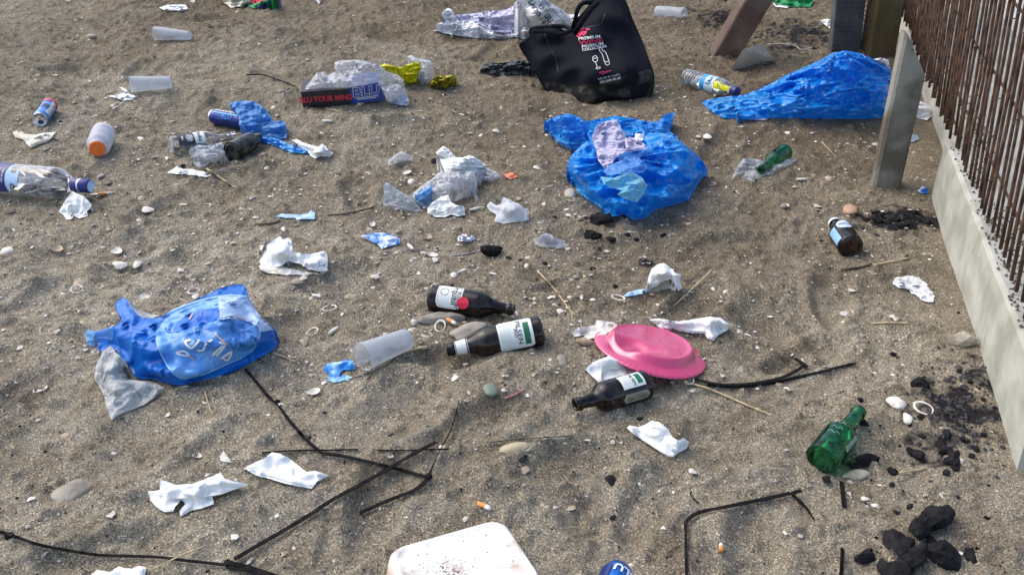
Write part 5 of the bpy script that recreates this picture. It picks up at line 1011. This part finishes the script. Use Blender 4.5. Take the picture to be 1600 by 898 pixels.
# ================================================================ STRAPS, CABLES, STICKS
def strap(pts, wd, label, name='black_strap', cat='strap', group='black plastic straps', m=None, th=.0016, edge=None, k=6, org_=None):
    """flat band following traced points (x, y, height, twist in degrees)"""
    wd = wd*.84; pts = [(p[0], p[1], p[2] if len(p) > 2 else .0065, p[3] if len(p) > 3 else 0) for p in pts]; pts = spl(pts, k)
    C = [Vector(unproj(a, b, max(h, .001)+.0015).tolist()) for a, b, h, t in pts]; V = []; F = []
    for i, c in enumerate(C):
        d = (C[min(i+1, len(C)-1)]-C[max(i-1, 0)]).normalized(); sd_ = d.cross(Vector((0, 0, 1))).normalized(); up_ = sd_.cross(d)
        t = math.radians(pts[i][3]); s_ = sd_*math.cos(t)+up_*math.sin(t); u_ = up_*math.cos(t)-sd_*math.sin(t)
        c = c+Vector((0, 0, abs(math.sin(t))*wd/2))
        V += [c-s_*wd/2-u_*th/2, c+s_*wd/2-u_*th/2, c+s_*wd/2+u_*th/2, c-s_*wd/2+u_*th/2]
    for i in range(len(C)-1):
        for q in range(4): F.append([i*4+q, (i+1)*4+q, (i+1)*4+(q+1) % 4, i*4+(q+1) % 4])
    n = len(C)-1; F.append([0, 1, 2, 3]); F.append([n*4+3, n*4+2, n*4+1, n*4])
    o = mesh_obj(name, [tuple(v) for v in V], F, m or m_strap, loc=tuple(C[len(C)//2]), smooth=False); return tag(o, label, cat, group)
strap([(681,690,.014),(640,712,.016),(600,736,.013),(560,758),(520,780),(480,806),(440,830),(400,853),(366,873)], .0098, 'longest black strap running diagonally to the bottom left foreground')
strap([(504,708),(530,711),(545,714),(580,722),(620,732),(668,745)], .0085, 'bent black strap crossing over the longest diagonal strap')
strap([(562,801),(600,784),(640,768),(658,758),(668,747)], .0095, 'short black strap ending below the crossing straps')
strap([(669,745,.012),(678,725,.012,60),(690,700,.010,70),(705,672,.006,75),(712,650,.004,80),(717,628,.003,80)], .006, 'thin black strap curving up to a point from the knot')
strap([(383,576),(400,596),(420,620),(436,636,.006,40),(455,660),(480,688),(504,708)], .0075, 'black strap running down from under the printed blue bag')
strap([(410,708,.001,60),(450,705,.001,60),(500,704,.001,60),(560,703,.001,60)], .005, 'half buried thin dark strap left of the crossing straps')
strap([(590,704,.001,50),(640,704,.001,50),(700,702,.001,50)], .005, 'half buried thin dark strap under the top of the longest strap')
strap([(758,692,.004,40),(800,688,.004,40),(850,684,.004,40),(895,681,.003,30)], .0045, 'thin dark green cord above the pale broken stone', name='cord', cat='cord', group=None, m=mat('green_black_cord', (.02, .035, .03), (.05, .06, .05), 60))
strap([(0,830),(30,840),(60,850),(100,858),(150,866),(200,868),(250,870),(300,876),(355,882)], .0062, 'long black cable band crossing the lower left corner')
strap([(352,877,.006),(375,883),(400,890),(430,900),(470,918)], .011, 'wide black strap leaving by the bottom edge left of the tray')
strap([(355,886,.004),(380,890),(410,898),(440,912)], .006, 'second black band beside the wide strap at the bottom edge')
strap([(1072,900,.001,75),(1071,860,.001,75),(1071,830,.003,75),(1073,815,.005,30),(1090,801,.006),(1130,792,.006),(1180,782,.006),(1235,770,.006)], .0088, 'bent black strap with an upright thin end right of the tray')
strap([(1235,769,.008),(1252,785,.006),(1262,797,.003,30),(1271,812,.001,50)], .0075, 'short curved end of black strap below the green bottle')
strap([(1236,772,.010),(1244,768,.012),(1252,766,.010)], .009, 'tiny black strap stub at the top of the curved strap end')
strap([(1086,592),(1110,598),(1140,601),(1180,598),(1220,590),(1246,578),(1258,568)], .009, 'upper black strap right of the pink plate, ending in a hook')
strap([(1242,560,.012),(1252,566,.012),(1262,572,.01)], .010, 'short black tab hooked at the end of the upper strap')
strap([(1105,601,.001),(1150,604,.001),(1200,599,.001),(1270,583,.001),(1336,567,.001)], .0075, 'long flat dark strap beneath the upper one right of the plate')
strap([(1315,752,.001),(1317,770,.001),(1319,792,.0)], .009, 'short dark strap stub sticking up below the green bottle')
strap([(1316,858,.001,40),(1315,880,.002,40),(1313,915,.002,40)], .009, 'dark strap end at the bottom edge below the strap stub')
strap([(1480-400,768,.002,60),(1080,775,.002,60),(1092,787,.001,60)], .004, 'tiny dark wire by small white shells right of centre', name='wire', cat='wire', group=None)
for (a, b, s_) in ((670,745,8),(14,838,9),(434,628,6),(356,880,8)):
    o = rock('strap_knot', a, b, s_*1.6, s_, m_strap, {670:'black knot joining three straps', 14:'small black knot on the long cable band at the left edge', 434:'lumpy joint half way down the strap from the blue bag', 356:'black knot where the cable band meets the long strap'}[a], 'knot', seed=a % 9+1, facet=.3, sink=.1)
strap([(385,118,.006,60),(410,118,.008,60),(435,126,.006,60),(461,136,.002,60)], .007, 'black bent stick left of the wrapped drinks carton', name='dark_stick', cat='stick', group=None)
def stick(pts, r, label, m=None, name='reed_stick', cat='stick', group=None, taper=.7, k=5, nodes=True):
    C = [Vector(unproj(a, b, h).tolist()) for a, b, h in spl([(p[0], p[1], p[2] if len(p) > 2 else .003) for p in pts], k)]
    n = len(C); rad = [r*(1-(1-taper)*i/n)*(1.35 if nodes and i % 4 == 0 else 1) for i in range(n)]
    V, F = tube(C, rad, 7); o = mesh_obj(name, V, F, m or m_straw, loc=tuple(C[0])); return tag(o, label, cat, group)
stick([(840,423,.01),(865,450,.006),(880,470,.004),(896,492,.0)], .0022, 'long thin dry stick sloping right from the centre')
stick([(1112,422,.012),(1085,448,.006),(1053,478,.0)], .0022, 'thin dry stick right of the peaked tissue')
stick([(1070,596,.004),(1110,608,.005),(1150,625,.004),(1178,637,.003),(1206,648,.001)], .0024, 'thin segmented reed running from the shell ring below the straps')
stick([(427,551,.004),(445,558,.004),(461,565,.002)], .0022, 'short straw poking out under the right end of the printed bag')
stick([(622,552,.004),(645,546,.005),(668,541,.006)], .0026, 'short burnt tipped stick by the base of the frosted cup')
stick([(622,555,.001),(600,572,.001),(560,588,.001),(552,590,0)], .0014, 'dark thin twig below the frosted cup', m_twig)
stick([(324,264,.01),(345,278,.008),(360,288,.006),(373,295,.002)], .0025, 'thin straw leaning below the black bottle')
stick([(319,853,.01),(290,864,.012),(260,878,.010),(232,892,.004)], .0014, 'pale straw lying over the black cable band at lower left')
stick([(1364,505,.002),(1390,504,.003),(1421,505,.002)], .0022, 'short pale reed lying level near the wall')
stick([(1405,738,.006),(1425,735,.006),(1447,731,.003)], .0022, 'pale matchstick leaning on a lump of charcoal', nodes=False)
stick([(1305,421,.002),(1340,418,.003),(1362,412,.005)], .003, 'charred stick below the dark bottle near the wall', m_twig)
stick([(1366,414,.004),(1395,408,.006),(1421,403,.004)], .0026, 'pale stick tip beyond the charred stick')
stick([(512,336,.001),(545,333,.002),(575,326,.002),(585,322,.004)], .0026, 'dark driftwood twig left of the torn clear bag', m_twig)
stick([(400,350,.002),(425,349,.003),(437,344,.002)], .0025, 'short dark twig below the pale blue paper strip', m_twig)
stick([(703,400,.001),(730,396,.002),(756,390,.001)], .0018, 'thin grey twig among charcoal bits', m_shell3, nodes=False)
stick([(790,622,.002),(806,615,.004),(820,608,.002)], .0018, 'thin pink plastic straw stub', mat('pink_straw', (.62, .28, .28), (.5, .2, .2), 50), nodes=False)
stick([(1284,222,.006),(1296,234,.006),(1308,248,.003)], .0018, 'thin dry stalk left of the concrete post')
stick([(1268,243,.004),(1276,248,.004),(1284,252,.002)], .0014, 'short dry stalk left of the thin dry stalk')
stick([(320,612,.004),(325,628,.004),(331,645,.001)], .0014, 'short pale straw below the printed blue bag')
stick([(510,170,.004),(525,173,.004),(540,176,.002)], .0022, 'pale stick just under the drinks carton')
stick([(1200,70,.01),(1225,69,.012),(1243,72,.01),(1252,78,.006),(1268,75,.004)], .003, 'pale bent wire on the burnt ground right of the block', m_shell3, nodes=False)

# cigarette butts
def butt(px, py, ang, lpx, label, filt=True):
    m_ = mpp(px, py); q = P(px, py, .0042); L_ = lpx*m_; a = math.radians(ang); d_ = Vector((math.cos(a), math.sin(a), 0))
    e = empty('cigarette_butt', None, label, 'cigarette', 'cigarette butts', frame(q-d_*L_/2, q+d_*L_/2))
    md = lambda r_, z, t: (r_*(1+.18*math.sin(2*t+z*200)), z)
    V, F = lathe([(.0042, 0), (.0042, L_*.55)], 14, cap0=True, mod=md); mesh_obj('filter', V, F, m_filter if filt else m_butt, e)
    V, F = lathe([(.0040, L_*.55), (.0041, L_*.8), (.0037, L_)], 14, cap0=False, cap1=True, mod=md); mesh_obj('paper_tube', V, F, m_butt, e)
for a in ((757,790,-30,24,'cigarette butt with orange filter lying alone above the foam tray', True), (706,502,-45,20,'orange cigarette filter between the two upper brown bottles', True), (498,380+228,0,0,None,None),
          (521,516,60,20,'white cigarette stub left of the frosted cup', False), (721,424,50,17,'white cigarette stub above the upper brown bottle', False), (743,326,30,20,'white cigarette stub between clear bag and crumpled tissue', False),
          (88,309,0,19,'white cigarette stub below the large clear bottle', False), (152,304,5,20,'white cigarette stub right of the tissue by the capped neck', False), (165,302,8,22,'orange tipped cigarette right of the capped bottle neck', True), (1127,855,80,14,'short orange filter at the lower right foreground', True),
          (512,189,-10,16,'white cigarette stub below the drinks carton', False), (857+396,229+51,5,17,'white cigarette stub left of the foot of the concrete post', False), (157,275,70,12,'tiny white stub above the orange tipped cigarette', False), (495,450+12,-15,15,'white stub beside the small green pebble', False), (642,386,-60,18,'white stub right of the twisted blue wrapper', False)):
    if a[4]: butt(*a)

# ================================================================ STONES, CHARCOAL, SHELLS
rock('stone', 118, 768, 62, 34, m_stone, 'large pale rounded stone half sunk in sand at lower left', seed=3, facet=.3, ang=18, flat=.4, sink=.38, sub=3)
rock('stone', 1503, 534, 44, 26, m_stone, 'pale rough stone at the foot of the wall', seed=5, flat=.55, facet=.8, sub=2, smooth=False)
rock('stone', 803, 703, 56, 26, mat('flint', (.50, .44, .31), (.36, .30, .20), 30, .8), 'pale broken flat stone with a charcoal piece leaning on it', seed=7, flat=.35, facet=.3, sub=3)
rock('stone', 692, 500, 62, 14, m_stone2, 'long grey driftwood like stone below the upper brown bottle', seed=8, ang=8, facet=.5, flat=.3, sub=3)
rock('stone', 730, 520, 58, 26, m_stone2, 'grey flat stone behind the neck of the middle brown bottle', seed=4, ang=25, facet=.4, flat=.28, sub=3)
rock('stone', 549, 467, 21, 10, mat('green_pebble', (.36, .35, .22), (.28, .27, .17), 40), 'small smooth greenish pebble left of the upper brown bottle', seed=6, flat=.6, sub=3)
rock('stone', 766, 612, 26, 20, mat('green_grey_stone', (.17, .21, .17), (.22, .24, .2), 40), 'dull green stone right of the buried shells, below the middle bottle', seed=9, facet=.3)
rock('stone', 878, 565, 18, 18, m_stone, 'round pale pebble left of the flat tissue', seed=2)
rock('stone', 920, 535, 36, 14, mat('driftwood', (.42, .34, .25), (.22, .16, .10), 50, .9, bump=.002), 'broken pale wood piece under the left rim of the pink plate', cat='wood', seed=12, facet=.4, flat=.3)
rock('stone', 892, 304, 20, 16, m_stone, 'pale angular stone at the left foot of the torn blue bag', seed=5, facet=.3)
rock('stone', 1338, 743, 44, 18, mat('ash_lump', (.42, .41, .34), (.28, .26, .2), 60, .95), 'pale ash coloured lump beside the short strap stub', seed=13, flat=.3, ang=12, sub=3)
rock('stone', 1402, 632, 29, 19, m_shell, 'smooth round white shell left of the shell ring near burnt sand', cat='shell', seed=14, flat=.5, sub=3, smooth=True)
rock('stone', 1416, 654, 17, 22, m_shell, 'small white bent shell below the shell ring', cat='shell', seed=15, flat=.6)
rock('stone', 1328, 330, 26, 20, mat('peach_lump', (.50, .28, .18), (.36, .24, .18), 30), 'peach coloured lump by the dark bottle neck', cat='lump', seed=11, facet=.15)
rock('stone', 1334, 326, 13, 8, mat('ember_orange', (.60, .13, .05), (.5, .16, .08), 40), 'orange piece lying on the peach coloured lump', cat='lump', seed=2)
rock('stone', 13, 394, 22, 13, m_shell, 'cream rounded shell at the left edge', cat='shell', seed=3, smooth=True)
# charcoal, big lumps bottom right then smaller ones
def char_log(pts, rpx, label, seed):
    C = spl(pts, 5); n = len(C); cen = []; rad = []
    for i, (a, b) in enumerate(C):
        m_ = mpp(a, b); r_ = rpx*m_*(.55+.6*math.sin(math.pi*(i+.9)/(n+.8))**.6)*(1+.25*float(vnoise(i*.5, seed, 1, 3))); cen.append(P(a, b, r_*.8)); rad.append(r_)
    V, F = tube(cen, rad, 10); V = [(x+.011*float(crease(x*1+z, y, 48, seed)), y+.011*float(crease(y+z, x, 48, seed+1)), z+.010*float(crease(x, y, 52, seed+2))) for x, y, z in V]
    return tag(mesh_obj('charcoal_lump', V, F, m_char, loc=tuple(cen[0]), smooth=False), label, 'charcoal', 'lumps of charcoal')
char_log([(1429,833), (1445,820), (1462,810), (1482,797)], 15, 'long barrel shaped lump of charcoal upper right in the black heap', 3)
char_log([(1374,878), (1392,890), (1414,886), (1432,870), (1440,852)], 12, 'curved charcoal lump lying in front of the round one', 6)
for k, (a, b, ww, hh, an, lb) in enumerate(((1405,850,44,38,0,'round black charcoal lump in the middle of the heap'), (1466,872,54,34,-10,'broad charcoal lump at the right end of the heap'), (1348,872,38,16,15,'flat charcoal piece left of the black heap'), (1455,850,20,15,0,'small charcoal bit between the round and broad lumps'), (1517,868,20,20,-30,'oval charcoal piece right of the black heap'), (1489,716,24,22,-40,'dark lump of charcoal beside the matchstick, to its right'), (1395,737,20,12,0,'charcoal bit at the head of the pale matchstick'), (1359,719,34,14,12,'charcoal sliver right of the green bottle'), (1434,712,28,9,12,'bar shaped charcoal fragment above the matchstick'), (1424,705,14,10,0,'small charcoal bit above the bar shaped fragment'), (1436,601,26,12,0,'dark purple black lump above the shell ring'), (817,716,12,24,-8,'upright charcoal shard leaning on the pale flat stone'), (953,748,15,14,20,'angular charcoal bit alone below the folded napkin'), (940,346,32,22,0,'charred black lump at the foot of the torn blue bag'), (925,368,30,12,0,'flat charred piece below the torn blue bag'), (956,375,20,9,15,'thin charred sliver right of the flat charred piece'), (682,265-13,12,10,0,'charcoal bit beside the upper corner of the clear bag'), (770,396,40,13,18,'charred wood sliver among the shells in the centre'), (1492,728,14,10,0,'charcoal bit below the dark lump near the wall'), (1349,661,12,10,0,'black bit right of the green bottle neck'), (1290,748,14,10,0,'black bit under the base of the green bottle'))):
    rock('charcoal_lump', a, b, ww, hh, m_char, lb, 'charcoal', 'lumps of charcoal', seed=20+k % 9, facet=1.0, sub=2, flat=.6 if ww > 30 else .45, sink=.2, ang=an, smooth=False)
def shell_mesh(kind, m, seed):
    r = random.Random(seed); V = []; F = []
    if kind == 'ring':
        n = 26; e_ = r.uniform(.65, .95)
        for i in range(n):
            a = 2*math.pi*i/n; th = .13*(1+.4*math.sin(a+1)); R_ = 1+.08*math.sin(2*a+seed)
            for k in range(6):
                b = 2*math.pi*k/6; rr = R_+th*math.cos(b); V.append((rr*math.cos(a), rr*math.sin(a)*e_, th*.7*math.sin(b)+.05))
        for i in range(n):
            for k in range(6): F.append([i*6+k, ((i+1) % n)*6+k, ((i+1) % n)*6+(k+1) % 6, i*6+(k+1) % 6])
    elif kind == 'valve' or kind == 'cup':
        nr, na = 5, 14; s_ = 1 if kind == 'valve' else -1
        for j in range(nr+1):
            t = j/nr
            for i in range(na):
                a = 2*math.pi*i/na; R_ = t*(1-.16*math.cos(a)+.10*math.cos(3*a+seed))*(1+.04*(i % 2))
                V.append((R_*math.cos(a)-.25*(1-t)*0, R_*math.sin(a)*.78, .42*(1-t**2)*s_+(.42 if s_ < 0 else 0)))
        for j in range(nr):
            for i in range(na): F.append([j*na+i, (j+1)*na+i, (j+1)*na+(i+1) % na, j*na+(i+1) % na])
    else:   # broken piece: curved plate of irregular outline
        n = r.randint(5, 7); pts = []
        for i in range(n): a = 2*math.pi*i/n+r.uniform(-.3, .3); R_ = r.uniform(.6, 1.1); pts.append((R_*math.cos(a), R_*math.sin(a)*r.uniform(.4, .7)))
        top = [(x, y, .26-.22*x*x) for x, y in pts]; V = top+[(x*.96, y*.96, z-.12) for x, y, z in top]+[(0, 0, .34), (0, 0, .2)]
        for i in range(n): F += [[i, (i+1) % n, 2*n], [(i+1) % n+n, i+n, 2*n+1], [i, i+n, (i+1) % n+n, (i+1) % n]]
    me_ = bpy.data.meshes.new('shell_'+kind); me_.from_pydata(V, [], F); me_.materials.append(m)
    if kind != 'piece': me_.polygons.foreach_set('use_smooth', [True]*len(me_.polygons))
    return me_
SM = {}
def put(meshkey, name, px, py, spx, ang, label, cat, group, zs=1.0, tilt=.18, lift=.25):
    kind, mi, seed = meshkey
    if meshkey not in SM: SM[meshkey] = shell_mesh(kind, [m_shell, m_shell2, m_shell3][mi], seed)
    o = bpy.data.objects.new(name, SM[meshkey]); COL.objects.link(o); q = unproj(px, py); s_ = mpp(px, py)*spx/2
    o.location = (q[0], q[1], q[2]+s_*lift*.3-.0005); o.scale = (s_, s_, s_*zs); o.rotation_euler = (rnd.uniform(-tilt, tilt), rnd.uniform(-tilt, tilt), math.radians(ang)); return tag(o, label, cat, group)
for (a, b, s_, lb) in ((515,482,20,'open shell ring left of the upper brown bottle'), (488,519,19,'open shell ring above the grey pebble beside the blue bag'), (667,523,18,'half buried shell ring left of the brown bottle neck'), (1074,594,20,'oval shell ring at the end of the segmented reed'), (1443,638,27,'large oval white shell ring beside the burnt sand'), (303,455,17,'curved shell ring above the printed blue bag'), (120,452,19,'dark thin shell ring in the left part of the sand'), (322,321,14,'small shell ring in the left middle sand'), (1068,379+26,10,None), (1477,775,15,'thin shell ring above the barrel shaped charcoal'), (688,510,24,'thin curved shell ring between the brown bottles'), (262,230,7,None), (63,608,20,'thin dark hoop in the sand at the left'), (1112,288,12,'pale shell loop right of the torn blue bag')):
    if lb: put(('ring', 0, a % 3), 'shell_ring', a, b, s_, rnd.uniform(0, 180), lb, 'shell', 'open shell rings')
for (a, b, s_, k, mi, lb) in ((90,392,22,'cup',1,'brown lined open shell half sunk in a dimple at the left'), (183,395,20,'cup',0,'pale green tinged open shell right of the dimple'), (185,414,24,'valve',0,'long white shell below the tinged open shell'), (215,412,18,'valve',0,'white shell right of the long white shell'), (228,328,24,'valve',0,'tan white domed shell in the left middle sand'), (222,310,18,'valve',1,'flat tan shell above the domed one'), (170,288,14,'cup',1,'round brown shell right of the capped bottle neck'), (306,462,16,'valve',0,'domed white shell above the printed bag'), (124,443,24,'valve',1,'long tan shell at the left above the blue bag'), (668,372,16,'cup',1,'open tan shell right of the blue wrapper'), (674,401,17,'cup',0,'open white shell above the upper brown bottle'), (582,352,12,'cup',0,'small open shell above the blue wrapper'), (637,272,14,'cup',0,'white open shell above the torn bag'), (642,283,15,'valve',0,'round cream shell below the open one'), (710,451-22,14,'valve',0,'white shell just above the upper bottle base'), (475,434,14,'valve',0,'white shell under the tall tissue'), (465,440,20,'valve',1,'tan shell under the tall tissue'), (838,262,13,'valve',0,'round shell left of the torn blue bag'), (474,534,20,'valve',1,'wide round tan shell right of the printed bag'), (103,680,18,'valve',1,'round tan shell at the lower left'), (1130,142,10,'valve',0,'small shell below the water bottle') , (1105,213,16,'valve',0,'white shell right of the torn blue bag mouth'), (1232,208,12,'valve',0,'round pebble like shell below the heaped blue sheet'), (692,695+3,12,'valve',0,'tiny shell by the tip of the long strap'), (437,633,14,'valve',0,'white shell beside the joint of the strap'), (1395,455+130,9,'valve',0,'small shell in the right sand'), (1350,778,14,'valve',0,'white shell below the green bottle'), (1368,790,13,'valve',0,'round knobbed shell right of the strap stub'), (48,780,16,'piece',0,'white shell bit at the lower left edge'), (433,806,14,'piece',0,'white broken shell left of the tray'), (752,716-560,26,'valve',1,'x')):
    if lb != 'x': put((k, mi, a % 4), 'seashell', a, b, s_, rnd.uniform(0, 180), lb, 'shell', 'loose seashells', lift=.5 if k == 'cup' else .2)
LM = [(290,530,'the printed blue bag'),(70,283,'the large clear bottle'),(68,175,'the blue and red can'),(155,225,'the orange capped bottle'),(235,130,'the level frosted cup'),(270,52,'the tapering cup'),(330,230,'the crushed clear cup'),(430,200,'the light blue film'),(555,140,'the drinks carton'),(650,110,'the yellow bag'),(690,290,'the torn clear bag'),(760,36,'the white lilac bag'),(920,110,'the black shopping bag'),(995,265,'the torn blue bag'),(1110,128,'the water bottle'),(1250,140,'the heaped blue sheet'),(1208,250,'the small green bottle'),(1320,372,'the dark bottle near the wall'),(1385,200,'the concrete post'),(1430,450,'the white powder patch'),(1035,435,'the peaked tissue'),(1015,545,'the pink plate'),(958,612,'the lowest brown bottle'),(775,525,'the middle brown bottle'),(738,470,'the upper brown bottle'),(600,545,'the near frosted cup'),(455,400,'the tall crumpled tissue'),(595,375,'the twisted blue wrapper'),(200,600,'the grey damp tissue'),(450,735,'the smooth tissue'),(305,770,'the ragged tissue'),(118,768,'the large sunken stone'),(720,860,'the foam tray'),(965,885,'the cut off can'),(1028,685,'the folded napkin'),(1300,700,'the large green bottle'),(1440,860,'the charcoal heap'),(1170,790,'the bent strap'),(1210,585,'the paired straps'),(800,330,'the white tissue by the clear bag'),(620,745,'the crossing straps'),(803,703,'the pale broken stone'),(1503,534,'the rough stone by the wall'),(1443,638,'the large shell ring'),(90,392,'the brown dimple shell'),(1130,60,'the rusty beam')]
def near(px, py):
    b = min(LM, key=lambda l: (l[0]-px)**2+((l[1]-py)*1.6)**2); dx, dy = px-b[0], (py-b[1])*1.6; d_ = math.hypot(dx, dy)
    w_ = 'right of' if abs(dx) > abs(dy) and dx > 0 else 'left of' if abs(dx) > abs(dy) else 'below' if dy > 0 else 'above'
    if abs(dx) > 25 and abs(dy) > 25: w_ = ('lower' if dy > 0 else 'upper')+(' right of' if dx > 0 else ' left of')
    return ('just ' if d_ < 75 else 'far ' if d_ > 190 else '')+w_+' '+b[2]
def sizew(s_): return 'tiny' if s_ < 6.5 else 'small' if s_ < 9.5 else 'middling' if s_ < 13 else 'large'
# scattered unnamed shells, each its own object, then bits too small to count
R2 = random.Random(99)
def dens(px, py):
    d = .35 + .9*math.exp(-((py-330)/190)**2)
    if px > 1100: d *= .42
    if py > 620: d *= .42
    d *= .55+1.2*(float(vnoise(px, py*2, 1/150, 3))+.5)
    return d
cnt = 0
while cnt < 258:
    px, py = R2.uniform(5, 1500), R2.uniform(4, 890)
    if R2.random() > dens(px, py) or (px > 1430 and py < 500): continue
    z = mpp(px, py); s_ = min(R2.lognormvariate(math.log(.0155), .42), .034)/z
    if s_ < 5: continue
    k = R2.choices(['piece', 'valve', 'cup', 'ring'], [5, 2.6, 1.3, .35])[0]; mi = R2.choices([0, 1, 2], [6, 2.2, 1.6])[0]
    put((k, mi, R2.randint(0, 5)), 'seashell', px, py, s_, R2.uniform(0, 360), sizew(s_)+' '+['white', 'tan', 'grey'][mi]+' '+{'piece': 'broken shell chip', 'valve': 'domed shell', 'cup': 'upturned shell', 'ring': 'shell ring'}[k]+' '+near(px, py), 'shell', 'loose seashells scattered on the sand', zs=R2.uniform(.5, 1.1), tilt=.4); cnt += 1
for k in range(33):                    # the two burnt patches by the wall
    if k < 24: px, py, ww = R2.gauss(1392, 26), R2.gauss(343, 7), R2.uniform(8, 22); wh = 'at the %s of the burnt heap, %s side' % ('left end' if px < 1370 else 'right end' if px > 1412 else 'middle', 'upper' if py < 343 else 'lower')
    else: px, py, ww = R2.gauss(1512, 36), R2.gauss(640, 36), R2.uniform(8, 24); wh = 'on the black patch by the wall, %s %s' % ('upper' if py < 620 else 'lower' if py > 660 else 'middle', 'left' if px < 1500 else 'right')
    if px > 1450+(py-300)*.29: continue
    rock('charcoal_lump', px, py, ww, ww*R2.uniform(.35, .6), m_char, sizew(ww*.6)+' charcoal piece '+wh, 'charcoal', 'charcoal pieces in the burnt patches', seed=R2.randint(20, 34), facet=.9, sub=2, sink=.2, ang=R2.uniform(0, 180), smooth=False, flat=.5)
cnt = 0
while cnt < 46:
    if R2.random() < .55: px, py = R2.gauss(1470, 70), R2.gauss(690, 80)
    elif R2.random() < .5: px, py = R2.gauss(850, 120), R2.gauss(380, 40)
    else: px, py = R2.uniform(200, 1400), R2.uniform(200, 880)
    if px > 1570 or px > 1460+(py-300)*.28 or py > 890: continue
    ww = R2.uniform(6, 15); rock('charcoal_lump', px, py, ww, R2.uniform(4, 8), m_char, sizew(ww)+' black charcoal crumb '+near(px, py), 'charcoal', 'small charcoal crumbs on the sand', seed=R2.randint(20, 28), facet=.7, sub=1, sink=.2, ang=R2.uniform(0, 180), smooth=False); cnt += 1
cnt = 0
while cnt < 20:
    px, py = R2.uniform(10, 1450), R2.uniform(10, 880)
    if R2.random() > dens(px, py): continue
    ww = R2.uniform(6, 13); mi = R2.randint(0, 2); rock('pebble', px, py, ww, R2.uniform(4, 7), [m_stone, m_stone2, m_shell2][mi], sizew(ww)+' '+['pale', 'grey', 'tan'][mi]+' rounded pebble '+near(px, py), 'pebble', 'small pebbles in the sand', seed=R2.randint(1, 9), sub=2, sink=.3, ang=R2.uniform(0, 180)); cnt += 1
def bits(name, n, m, smin, smax, dfun, label, cat, kinds=(3, 5), zf=.35, seed=1):
    r = random.Random(seed); PX = []; 
    while len(PX) < n:
        px, py = r.uniform(-60, 1590), r.uniform(-12, 915)
        if r.random() < dfun(px, py): PX.append((px, py))
    A = np.array(PX); Q = unproj(A[:, 0], A[:, 1]); V = []; F = []
    for i, q in enumerate(Q):
        dd = math.hypot(q[0], q[1]); s_ = r.uniform(smin, smax)*(.75+.22*dd)*(1 if r.random() < .85 else 1.7); k = r.randint(*kinds); a0_ = r.uniform(0, 6.3); st = r.uniform(.35, 1); b = len(V); ca, sa = math.cos(a0_), math.sin(a0_)
        for j in range(k):
            a = 2*math.pi*j/k; R_ = s_*r.uniform(.7, 1.2); x, y = R_*math.cos(a), R_*math.sin(a)*st
            V.append((q[0]+x*ca-y*sa, q[1]+x*sa+y*ca, q[2]+.0008+s_*r.uniform(-.1, .25)))
        V.append((q[0], q[1], q[2]+s_*zf+.0016)); F += [[b+j, b+(j+1) % k, b+k] for j in range(k)]
    o = mesh_obj(name, V, F, m, smooth=False); tag(o, label, cat, None, 'stuff')
m_frag = mat('shell_chip', (.68, .64, .56), (.36, .32, .26), 240, .7, lo=.4, hi=.6)
bits('shell_fragments', 4200, m_frag, .0011, .0042, dens, 'tiny pale shell fragments sprinkled over the sand', 'shell fragments', seed=2)
bits('broken_shell_pieces', 850, m_frag, .0030, .0062, dens, 'pale broken shell pieces too many to count over the sand', 'shell fragments', seed=12, kinds=(4, 7), zf=.25)
bits('tan_fragments', 2400, m_shell2, .0011, .0040, dens, 'tiny tan grit and shell crumbs over the sand', 'grit', seed=3)
bits('dark_grit', 1900, m_char, .0007, .0028, lambda a, b: .3+.7*math.exp(-((a-1450)/160)**2-((b-650)/160)**2)+.5*math.exp(-((a-850)/180)**2-((b-370)/80)**2), 'tiny black charcoal crumbs over the sand', 'grit', seed=4, zf=.6)
bits('burnt_debris', 700, mat('burnt_grey', (.03, .03, .035), (.09, .088, .09), 60, .95), .0012, .006, lambda a, b: math.exp(-((a-1500)/55)**2-((b-640)/60)**2)+math.exp(-((a-1400)/50)**2-((b-343)/16)**2)+.7*math.exp(-((a-1230)/120)**2-((b-55)/28)**2)+.8*math.exp(-((a-1120)/40)**2-((b-20)/14)**2), 'crumbly burnt debris on the blackened sand', 'ash', seed=5, zf=.7, kinds=(4, 6))
